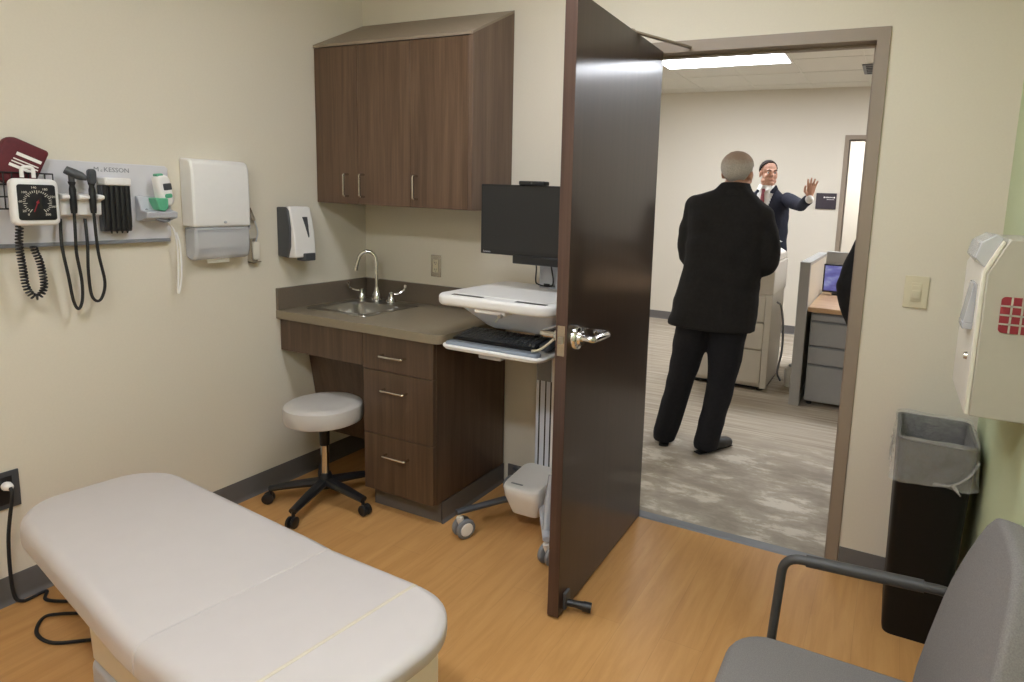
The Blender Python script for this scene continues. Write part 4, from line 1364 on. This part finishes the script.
b = BM(); box(b, 2.215, 2.60, 2.27, 2.82, .03, .722); part('carcass', b, M['filegrey'], fc, .003)
for z0_, z1_ in ((.04, .325), (.332, .468), (.475, .66), (.667, .718)):
    b = BM(); box(b, 2.218, 2.597, 2.25, 2.27, z0_, z1_); d = part('drawer', b, M['filegrey'], fc, .003)
    b = BM(); prism_x(b, [(2.25, z1_ - .012), (2.243, z1_ - .012), (2.243, z1_ - .004), (2.25, z1_ - .002)], 2.225, 2.59); part('drawer_lip', b, M['midgrey'], d)
b = BM()
for x in (2.25, 2.56):
    for y in (2.31, 2.78):
        lathe(b, [(0, 0), (.02, 0), (.02, .03), (0, .03)], (x, y, 0), 10)
part('feet', b, M['black'], fc)
dm_ = thing('desk_monitor', 'desk monitor showing a blue purple picture in the cubicle', 'monitor', (2.36, 3.12, .765))
b = BM(); box(b, 2.200, 2.56, 3.08, 3.11, .785, 1.03); part('bezel', b, M['black'], dm_, .004)
b = BM(); box(b, 2.212, 2.548, 3.078, 3.082, .80, 1.018); part('screen', b, M['glow'], dm_)
b = BM(); box(b, 2.35, 2.41, 3.10, 3.14, .765, .85); slab(b, [(2.38 + x, 3.12 + y) for x, y in rrect(.2, .14, .03)], .7655, .778, .004); part('stand', b, M['black'], dm_)

# ------------------------------------------------------------------ people
def V3(*a):
    return Vector(a)

def head_bm(bm, M4):
    def e(c, r):
        ball(bm, (0, 0, 0), 1, 14, 10, None) if False else bmesh.ops.create_uvsphere(bm, u_segments=14, v_segments=10, radius=1, matrix=M4 @ Matrix.Translation(c) @ Matrix.Diagonal((*r, 1)))
    e((0, -.012, .035), (.073, .092, .082))
    e((0, .018, -.03), (.062, .068, .078))
    e((0, .042, -.085), (.040, .038, .028))
    e((0, .094, -.018), (.014, .018, .016))
    e((0, .086, .004), (.009, .014, .026))
    e((0, .070, .026), (.050, .018, .012))
    for s in (-1, 1):
        e((s * .076, -.006, -.006), (.009, .019, .031))
        e((s * .036, .060, -.028), (.024, .022, .024))
        e((s * .05, .012, -.065), (.02, .04, .025))
    e((0, .082, -.058), (.023, .012, .009))

def hand_bm(bm, wrist, d, n, side, curl=.2, s=1.0, spread=.14):
    """d: pointing direction, n: palm normal (palm faces n); side=+1 puts the thumb on d x n."""
    d = Vector(d).normalized(); n = Vector(n); n = (n - d * n.dot(d)).normalized()
    t = d.cross(n) * side
    w = Vector(wrist)
    tube(bm, [w - d * .03 * s, w + d * .02 * s, w + d * .06 * s, w + d * .098 * s], [.026 * s, .032 * s, .041 * s, .040 * s], 12, [.02 * s, .017 * s, .014 * s, .011 * s], up=t)
    for k, ln in enumerate((.068, .078, .073, .058)):
        off = t * ((1.5 - k) * .0215 * s)
        fd_ = (d + t * ((1.5 - k) * spread)).normalized()
        p = w + d * .092 * s + off
        pts = [p]
        ca_ = 0
        for seg in (.42, .32, .26):
            ca_ += curl
            pts.append(pts[-1] + (fd_ * math.cos(ca_) + n * math.sin(ca_)) * ln * seg * s)
        tube(bm, pts, [.0098 * s, .0092 * s, .0085 * s, .0068 * s], 8)
    p = w + d * .03 * s + t * .026 * s
    pts = [p, p + (d * .5 + t * .75 + n * .2).normalized() * .04 * s, p + (d * .75 + t * .6 + n * .3).normalized() * .068 * s, p + (d * .9 + t * .5 + n * .35).normalized() * .09 * s]
    tube(bm, pts, [.014 * s, .012 * s, .0105 * s, .008 * s], 8)

def limb(bm, pts, rs, n=14):
    P = spline(pts, 5)
    m = len(rs)
    out = []
    for i in range(len(P)):
        f = i / (len(P) - 1) * (m - 1)
        k = min(int(f), m - 2)
        out.append(rs[k] + (rs[k + 1] - rs[k]) * (f - k))
    tube(bm, P, out, n)
    ball(bm, P[0], out[0], 12, 8); ball(bm, P[-1], out[-1], 12, 8)

def torso(bm, secs, side, n=24):
    """secs: (centre, half width along side, half depth)."""
    side = Vector(side).normalized(); fr_ = Vector((0, 0, 1)).cross(side)
    rings = []
    for c, a, d in secs:
        c = Vector(c)
        ring = []
        for k in range(n):
            q = 2 * PI * k / n
            cs, sn = math.cos(q), math.sin(q)
            cs = math.copysign(abs(cs) ** .85, cs); sn = math.copysign(abs(sn) ** .85, sn)
            ring.append(c + side * (a * cs) + fr_ * (d * sn))
        rings.append(ring)
    loops(bm, rings)

def person(name, label, J, mats, voxel, hair, vneck=False, face_dir=None):
    """J holds world joint positions; body is one continuous mesh, clothing and hair are its children."""
    side = (J['shR'] - J['shL']).normalized(); side.z = 0; side.normalize()
    fwd = Vector((0, 0, 1)).cross(side)                  # facing direction
    HM = Matrix.Translation(J['head']) @ J['headrot'].to_4x4() @ Matrix.Diagonal((J.get('hw', 1.0), 1.04 if 'hw' in J else 1, 1, 1))
    s = J.get('s', 1.0)
    root_loc = (J['anL'] + J['anR']) / 2; root_loc.z = 0
    bm = BM()
    head_bm(bm, HM)
    tube(bm, [J['neck'] - V3(0, 0, .05), J['neck'], HM @ V3(0, -.02, -.05)], [.066, .058, .056], 14)
    torso(bm, [(J['pel'] - V3(0, 0, .10), .12 * s, .09 * s), (J['pel'], .15 * s, .10 * s), (J['waist'], .145 * s, .10 * s), (J['chest'], .17 * s, .11 * s), (J['neck'] - V3(0, 0, .10), .15 * s, .08 * s), (J['neck'] - V3(0, 0, .02), .06, .06)], side)
    for k in 'LR':
        limb(bm, [J['sh' + k], J['el' + k], J['wr' + k]], [.048, .042, .038, .032, .024])
        limb(bm, [J['hip' + k], J['kn' + k], J['an' + k]], [.075, .065, .048, .05, .034])
        toe = J['toe' + k]
        tube(bm, [J['an' + k] + V3(0, 0, -.03), J['an' + k] + V3(0, 0, -.045) + toe * .06, J['an' + k] + V3(0, 0, -.055) + toe * .15], [.032, .034, .025], 10)
        hand_bm(bm, J['wr' + k] + (J['hd' + k]) * .015, J['hd' + k], J['hn' + k], J['hs' + k], J.get('curl' + k, .25), J.get('hsc', 1.0))
    bm = remesh(bm, voxel, 2)
    body = solo(name, bm, M['skin'], root_loc, label, 'person')
    # trousers
    bm = BM()
    torso(bm, [(J['pel'] - V3(0, 0, .13), .15 * s, .12 * s), (J['pel'] - V3(0, 0, .04), .185 * s, .135 * s), (J['pel'] + V3(0, 0, .08), .18 * s, .13 * s), (J['waist'] - V3(0, 0, .02), .17 * s, .125 * s)], side)
    for k in 'LR':
        limb(bm, [J['hip' + k], J['kn' + k], J['an' + k] + V3(0, 0, -.022) - J['toe' + k] * .012], [.110 * s, .100 * s, .079 * s, .073 * s, .071 * s])
    bm = remesh(bm, .012, 4)
    for v in bm.verts:
        v.co += v.normal * (noise.noise(v.co * 11) * .006) if v.normal.length else V3(0, 0, 0)
    r_ = bmesh.ops.bisect_plane(bm, geom=bm.verts[:] + bm.edges[:] + bm.faces[:], plane_co=(0, 0, .026), plane_no=(0, 0, -1), clear_outer=True)
    part('trousers', bm, M[mats[1]], body)
    for k in 'LR':
        a = J['an' + k]; toe = J['toe' + k]
        bm = BM()
        zc = .042
        g0 = V3(a.x, a.y, 0)
        tube(bm, [g0 - toe * .075 + V3(0, 0, zc), g0 - toe * .05 + V3(0, 0, zc + .01), g0 + toe * .03 + V3(0, 0, zc + .008), g0 + toe * .11 + V3(0, 0, zc - .004), g0 + toe * .18 + V3(0, 0, zc - .010), g0 + toe * .205 + V3(0, 0, zc - .012)],
             [.022, .038, .044, .036, .030, .018], 14, [.024, .042, .044, .052, .044, .024], up=(0, 0, 1))
        tube(bm, [g0 + V3(0, 0, .03), g0 + V3(0, 0, .095)], [.04, .038], 14)
        bm = remesh(bm, .008, 3)
        for v in bm.verts:
            v.co.z = max(v.co.z, .003)
        sh_ = part('shoe', bm, M['shoe'], body)
        bm = BM(); tube(bm, [g0 - toe * .08 + V3(0, 0, .006), g0 + toe * .06 + V3(0, 0, .006), g0 + toe * .20 + V3(0, 0, .006)], [.006, .006, .006], 10, [.030, .036, .030], up=(0, 0, 1)); part('sole', bm, M['blackmatte'], sh_)
    # shirt
    bm = BM()
    torso(bm, [(J['waist'], .155 * s, .118 * s), (J['chest'] - V3(0, 0, .05), .18 * s, .128 * s), (J['chest'] + V3(0, 0, .06), .18 * s, .122 * s), (J['neck'] - V3(0, 0, .10), .16 * s, .098 * s), (J['neck'] - V3(0, 0, .045), .085, .078), (J['neck'] + V3(0, 0, .022), .066, .066)], side)
    bm = remesh(bm, .01, 3)
    part('shirt', bm, M['shirt'], body)
    for k in 'LR':
        bm = BM()
        e_, w_ = J['el' + k], J['wr' + k]
        limb(bm, [e_.lerp(w_, .72), e_.lerp(w_, .88), w_ + (w_ - e_).normalized() * .012], [.034, .035, .035, .034])
        part('shirt_cuff', bm, M['shirt'], body)
    # jacket
    bm = BM()
    torso(bm, J['jack'], side)
    for k in 'LR':
        e_, w_ = J['el' + k], J['wr' + k]
        limb(bm, [J['sh' + k], e_, w_ - (w_ - e_).normalized() * .02], J.get('slv', [.076, .074, .068, .060, .052]))
    bm = remesh(bm, .0065 if vneck else .011, 8 if vneck else 5)
    for v in bm.verts:
        p = v.co
        v.co += v.normal * (noise.noise(V3(p.x * 7, p.y * 7, p.z * 13)) * .009)
    if vneck:
        kill = []
        top_z = J['neck'].z + .03
        bot = J['vbot']
        for f in bm.faces:
            c = f.calc_center_median()
            r_ = c - J['chest']
            if r_.dot(fwd) < .03:
                continue
            if bot < c.z < top_z + .05 and abs(r_.dot(side)) < .088 * ((c.z - bot) / (top_z - bot)) + .006:
                kill.append(f)
            elif J['open'] and c.z <= bot and abs(r_.dot(side) - .02) < .006 + .06 * max(0, (bot - .12 - c.z)) / .3:
                kill.append(f)
        bmesh.ops.delete(bm, geom=kill, context='FACES')
    jk = part('jacket', bm, M[mats[0]], body)
    sol = jk.modifiers.new('thick', 'SOLIDIFY'); sol.thickness = .006; sol.offset = -1
    # jacket collar standing round the neck
    bm = BM()
    nk = J['neck']
    rings = []
    for k in range(22):
        q = math.radians(-230 + 280 * k / 21)              # opens at the front
        q = math.radians(270 - 140 + 280 * k / 21)
        d_ = side * math.cos(q) + fwd * math.sin(q)
        drop = max(0, d_.dot(fwd)) * .06
        base_ = nk + d_ * .085 + V3(0, 0, -.05 - drop)
        topp = nk + d_ * .070 + V3(0, 0, .022 - drop)
        low = nk + d_ * .108 + V3(0, 0, -.045 - drop * 1.2)
        rings.append([base_, topp, topp + d_ * .008, low])
    loops(bm, rings)
    part('collar', bm, M[mats[0]], body)
    # hair
    for nm, mt, keep, grow in hair:
        bm = BM()
        bmesh.ops.create_uvsphere(bm, u_segments=40, v_segments=28, radius=1)
        dead = [v for v in bm.verts if not keep(v.co.x, v.co.y, v.co.z)]
        bmesh.ops.delete(bm, geom=dead, context='VERTS')
        for v in bm.verts:
            c = v.co.copy()
            q = V3(c.x * (.076 + grow), c.y * (.095 + grow) - .014, c.z * (.085 + grow) + .036)
            if c.z < -.2:
                q.x *= 1 - .16 * (-c.z - .2); q.y *= 1 - .05 * (-c.z - .2)
            q *= 1 + noise.noise(c * 9) * .015
            v.co = HM @ q
        o = part(nm, bm, M[mt], body)
        so_ = o.modifiers.new('thick', 'SOLIDIFY'); so_.thickness = .010 if nm == 'hair' and mt == 'greyhair' else .006; so_.offset = 0
    for sgn in (-1, 1):
        bm = BM(); bmesh.ops.create_uvsphere(bm, u_segments=12, v_segments=8, radius=.0105, matrix=HM @ Matrix.Translation((sgn * .031, .0705, .006)))
        ey = part('eye', bm, M['eyewhite'], body)
        bm = BM(); bmesh.ops.create_uvsphere(bm, u_segments=10, v_segments=8, radius=.0066, matrix=HM @ Matrix.Translation((sgn * .031, .0762, .006))); part('iris', bm, M['iris'], ey)
        bm = BM(); tube(bm, [HM @ V3(sgn * .016, .088, .026), HM @ V3(sgn * .032, .086, .031), HM @ V3(sgn * .048, .074, .026)], [.003, .004, .002], 6); part('eyebrow', bm, M[J['brow']], body)
    bm = BM(); tube(bm, [HM @ V3(-.024, .084, -.058), HM @ V3(0, .0945, -.057), HM @ V3(.024, .084, -.058)], [.002, .0045, .002], 8); part('mouth', bm, M['lips'], body)
    return body, fwd, side, HM

# the man seen from behind
J = dict(
    hw=1.13, head=V3(1.880, .968, 1.682), headrot=Euler((math.radians(-4), math.radians(3), math.radians(-10))).to_matrix(),
    neck=V3(1.882, .945, 1.608), chest=V3(1.845, .95, 1.33), waist=V3(1.835, .96, 1.08), pel=V3(1.795, .96, .93),
    shL=V3(1.660, .95, 1.490), shR=V3(2.040, .95, 1.440), elL=V3(1.625, .99, 1.20), elR=V3(2.075, .99, 1.20),
    wrL=V3(1.76, 1.19, 1.14), wrR=V3(1.96, 1.19, 1.13), hdL=V3(.85, .35, -.25).normalized(), hdR=V3(-.85, .35, -.25).normalized(),
    hnL=V3(0, -1, 0), hnR=V3(0, -1, 0), hsL=-1, hsR=1, curlL=.35, curlR=.35,
    hipL=V3(1.70, .96, .87), hipR=V3(1.895, .96, .87), knL=V3(1.622, .975, .46), knR=V3(1.868, .965, .44), anL=V3(1.535, .965, .075), anR=V3(1.812, .955, .075),
    toeL=V3(-.25, .97, 0).normalized(), toeR=V3(.5, .87, 0).normalized(), s=1.08, brow='greyhair',
    slv=[.074, .082, .078, .070, .056])
J['jack'] = [(V3(1.785, .96, .775), .262, .165), (V3(1.79, .96, .80), .262, .165), (V3(1.808, .96, .98), .245, .165), (V3(1.83, .955, 1.12), .225, .16), (V3(1.845, .95, 1.30), .232, .165),
             (V3(1.85, .945, 1.42), .238, .15), (V3(1.842, .942, 1.50), .236, .125), (V3(1.828, .942, 1.552), .192, .105), (V3(1.866, .942, 1.595), .105, .09), (V3(1.880, .942, 1.632), .078, .078)]
hair1 = [('hair', 'greyhair', lambda x, y, z: (z > -1.05 and y < .12 + .5 * max(z, 0) + .2 * min(z, 0)) and not (abs(x) > .8 and y > -.05 and z < -.25), .002)]
person('person', 'man in black suit seen from behind, grey hair, standing past the doorway', J, ('suit', 'trouser'), .008, hair1)

# the man facing us, one arm raised
J = dict(
    head=V3(1.640, 3.21, 1.795), headrot=Euler((math.radians(0), math.radians(0), math.radians(180 + 32))).to_matrix(),
    neck=V3(1.640, 3.23, 1.672), chest=V3(1.655, 3.24, 1.44), waist=V3(1.675, 3.25, 1.15), pel=V3(1.665, 3.26, 1.0),
    shL=V3(1.825, 3.18, 1.575), shR=V3(1.475, 3.27, 1.570), elL=V3(1.965, 2.98, 1.525), elR=V3(1.44, 3.22, 1.29),
    wrL=V3(2.064, 2.76, 1.572), wrR=V3(1.43, 3.20, 1.05), hdL=V3(.12, -.10, 1).normalized(), hdR=V3(.05, -.05, -1).normalized(),
    hnL=V3(.55, -.8, 0), hnR=V3(.9, .3, 0), hsL=-1, hsR=1, curlL=.05, curlR=.35,
    hipL=V3(1.745, 3.26, .94), hipR=V3(1.575, 3.28, .94), knL=V3(1.70, 3.24, .51), knR=V3(1.55, 3.26, .51), anL=V3(1.68, 3.30, .085), anR=V3(1.52, 3.31, .085),
    toeL=V3(.25, -.97, 0).normalized(), toeR=V3(-.15, -.98, 0).normalized(), s=1.0, brow='darkhair', hsc=.96, vbot=1.23, open=True, slv=[.062, .060, .054, .046, .044])
J['jack'] = [(V3(1.665, 3.26, .86), .185, .14), (V3(1.667, 3.26, .89), .185, .14), (V3(1.675, 3.25, 1.10), .175, .142), (V3(1.665, 3.245, 1.25), .175, .145), (V3(1.655, 3.24, 1.42), .19, .15),
             (V3(1.65, 3.235, 1.52), .190, .132), (V3(1.648, 3.232, 1.595), .165, .10), (V3(1.644, 3.23, 1.64), .105, .085), (V3(1.642, 3.23, 1.67), .08, .076)]
hair2 = [('hair', 'darkhair', lambda x, y, z: z > -.45 and (y < .30 + .60 * max(z, 0)) and not (abs(x) > .8 and y > -.05 and z < -.2), .0005)]
body2, f2, s2, HM2 = person('person', 'man in navy suit and red tie facing us with one hand raised', J, ('navy', 'navy'), .0042, hair2, vneck=True)
# tie
c0 = J['neck'] + f2 * .082 + V3(0, 0, -.02)
b = BM()
tpts = [J['neck'] + f2 * .083 + V3(0, 0, -.018), J['neck'] + f2 * .096 + V3(0, 0, -.05), J['chest'] + f2 * .140 + V3(0, 0, .09), J['chest'] + f2 * .147 + V3(0, 0, -.03), J['waist'] + f2 * .142 + V3(0, 0, .10), J['waist'] + f2 * .138 + V3(0, 0, .03)]
tube(b, tpts, [.020, .014, .022, .030, .036, .004], 10, [.012, .010, .006, .006, .006, .003], up=s2)
part('tie', b, M['tie'], body2, label='burgundy tie')
# shirt collar points
b = BM()
for sg_ in (-1, 1):
    q0 = J['neck'] + f2 * .072 + V3(0, 0, .018) + s2 * sg_ * .012
    loops(b, [[q0, q0 + s2 * sg_ * .045 - f2 * .02 + V3(0, 0, .012), q0 + s2 * sg_ * .05 + f2 * .018 + V3(0, 0, -.035), q0 + s2 * sg_ * .014 + f2 * .026 + V3(0, 0, -.05)],
              [v + f2 * .006 for v in (q0, q0 + s2 * sg_ * .045 - f2 * .02 + V3(0, 0, .012), q0 + s2 * sg_ * .05 + f2 * .018 + V3(0, 0, -.035), q0 + s2 * sg_ * .014 + f2 * .026 + V3(0, 0, -.05))]])
part('shirt_collar', b, M['shirt'], body2)

# the person whose elbow shows at the door frame
J = dict(
    head=V3(2.90, .93, 1.69), headrot=Euler((math.radians(-6), 0, math.radians(-8))).to_matrix(),
    neck=V3(2.895, .915, 1.545), chest=V3(2.885, .92, 1.33), waist=V3(2.87, .92, 1.08), pel=V3(2.86, .92, .93),
    shL=V3(2.670, .92, 1.45), shR=V3(3.075, .92, 1.45), elL=V3(2.552, .90, 1.105), elR=V3(3.17, .92, 1.17),
    wrL=V3(2.615, .96, .845), wrR=V3(3.16, 1.08, .96), hdL=V3(.45, .3, -.85).normalized(), hdR=V3(-.2, .4, -.9).normalized(),
    hnL=V3(.6, -.2, .6), hnR=V3(-1, 0, 0), hsL=-1, hsR=1, curlL=.35, curlR=.3,
    hipL=V3(2.765, .92, .87), hipR=V3(2.955, .92, .87), knL=V3(2.75, .93, .46), knR=V3(2.97, .93, .46), anL=V3(2.74, .92, .075), anR=V3(2.98, .92, .075),
    toeL=V3(-.2, .97, 0).normalized(), toeR=V3(.25, .97, 0).normalized(), s=1.05, brow='darkhair', slv=[.082, .084, .080, .068, .056])
J['jack'] = [(V3(2.86, .92, .775), .235, .155), (V3(2.86, .92, .80), .235, .155), (V3(2.865, .92, .98), .215, .155), (V3(2.87, .92, 1.12), .205, .15), (V3(2.88, .92, 1.30), .22, .16),
             (V3(2.885, .915, 1.42), .22, .148), (V3(2.89, .912, 1.49), .17, .112), (V3(2.895, .912, 1.535), .086, .08)]
hair3 = [('hair', 'darkhair', lambda x, y, z: z > -.7 and (y < .10 + .62 * max(z, 0)) and not (abs(x) > .8 and y > -.05 and z < -.2), .003)]
person('person', 'dark suited person mostly hidden by the door frame, elbow showing', J, ('suit', 'trouser'), .009, hair3)

# ------------------------------------------------------------------ world, camera, colour
w = bpy.data.worlds.new('world'); SC.world = w; w.use_nodes = True
w.node_tree.nodes['Background'].inputs[0].default_value = (1, .96, .9, 1)
w.node_tree.nodes['Background'].inputs[1].default_value = .3

cam = bpy.data.cameras.new('camera'); co = bpy.data.objects.new('camera', cam); COL.objects.link(co)
f = 630.898
cam.sensor_fit = 'HORIZONTAL'; cam.sensor_width = 36; cam.lens = f * 36 / 1024
cam.shift_x = -85.3575 / 1024; cam.shift_y = -48.4804 / 1024
cam.clip_start = .05; cam.clip_end = 60
ya, pi_, ro = .4362, .1476, .0399
F = V3(-math.sin(ya) * math.cos(pi_), math.cos(ya) * math.cos(pi_), -math.sin(pi_))
Rr = V3(math.cos(ya), math.sin(ya), 0); U0 = Rr.cross(F)
R2 = Rr * math.cos(ro) + U0 * math.sin(ro); U2 = -Rr * math.sin(ro) + U0 * math.cos(ro)
mw = Matrix((R2, U2, -F)).transposed().to_4x4(); mw.translation = (2.7333, -2.7035, 1.5107)
co.matrix_world = mw
SC.camera = co

vs = SC.view_settings
SC.display_settings.display_device = 'sRGB'
vs.view_transform = 'Standard'; vs.look = 'None'; vs.gamma = 1; vs.use_curve_mapping = False
vs.exposure = 0.34
SC.cycles.use_denoising = True
SC.cycles.max_bounces = 8
SC.cycles.diffuse_bounces = 5
SC.cycles.sample_clamp_indirect = 6
SC.cycles.caustics_reflective = False
SC.cycles.caustics_refractive = False
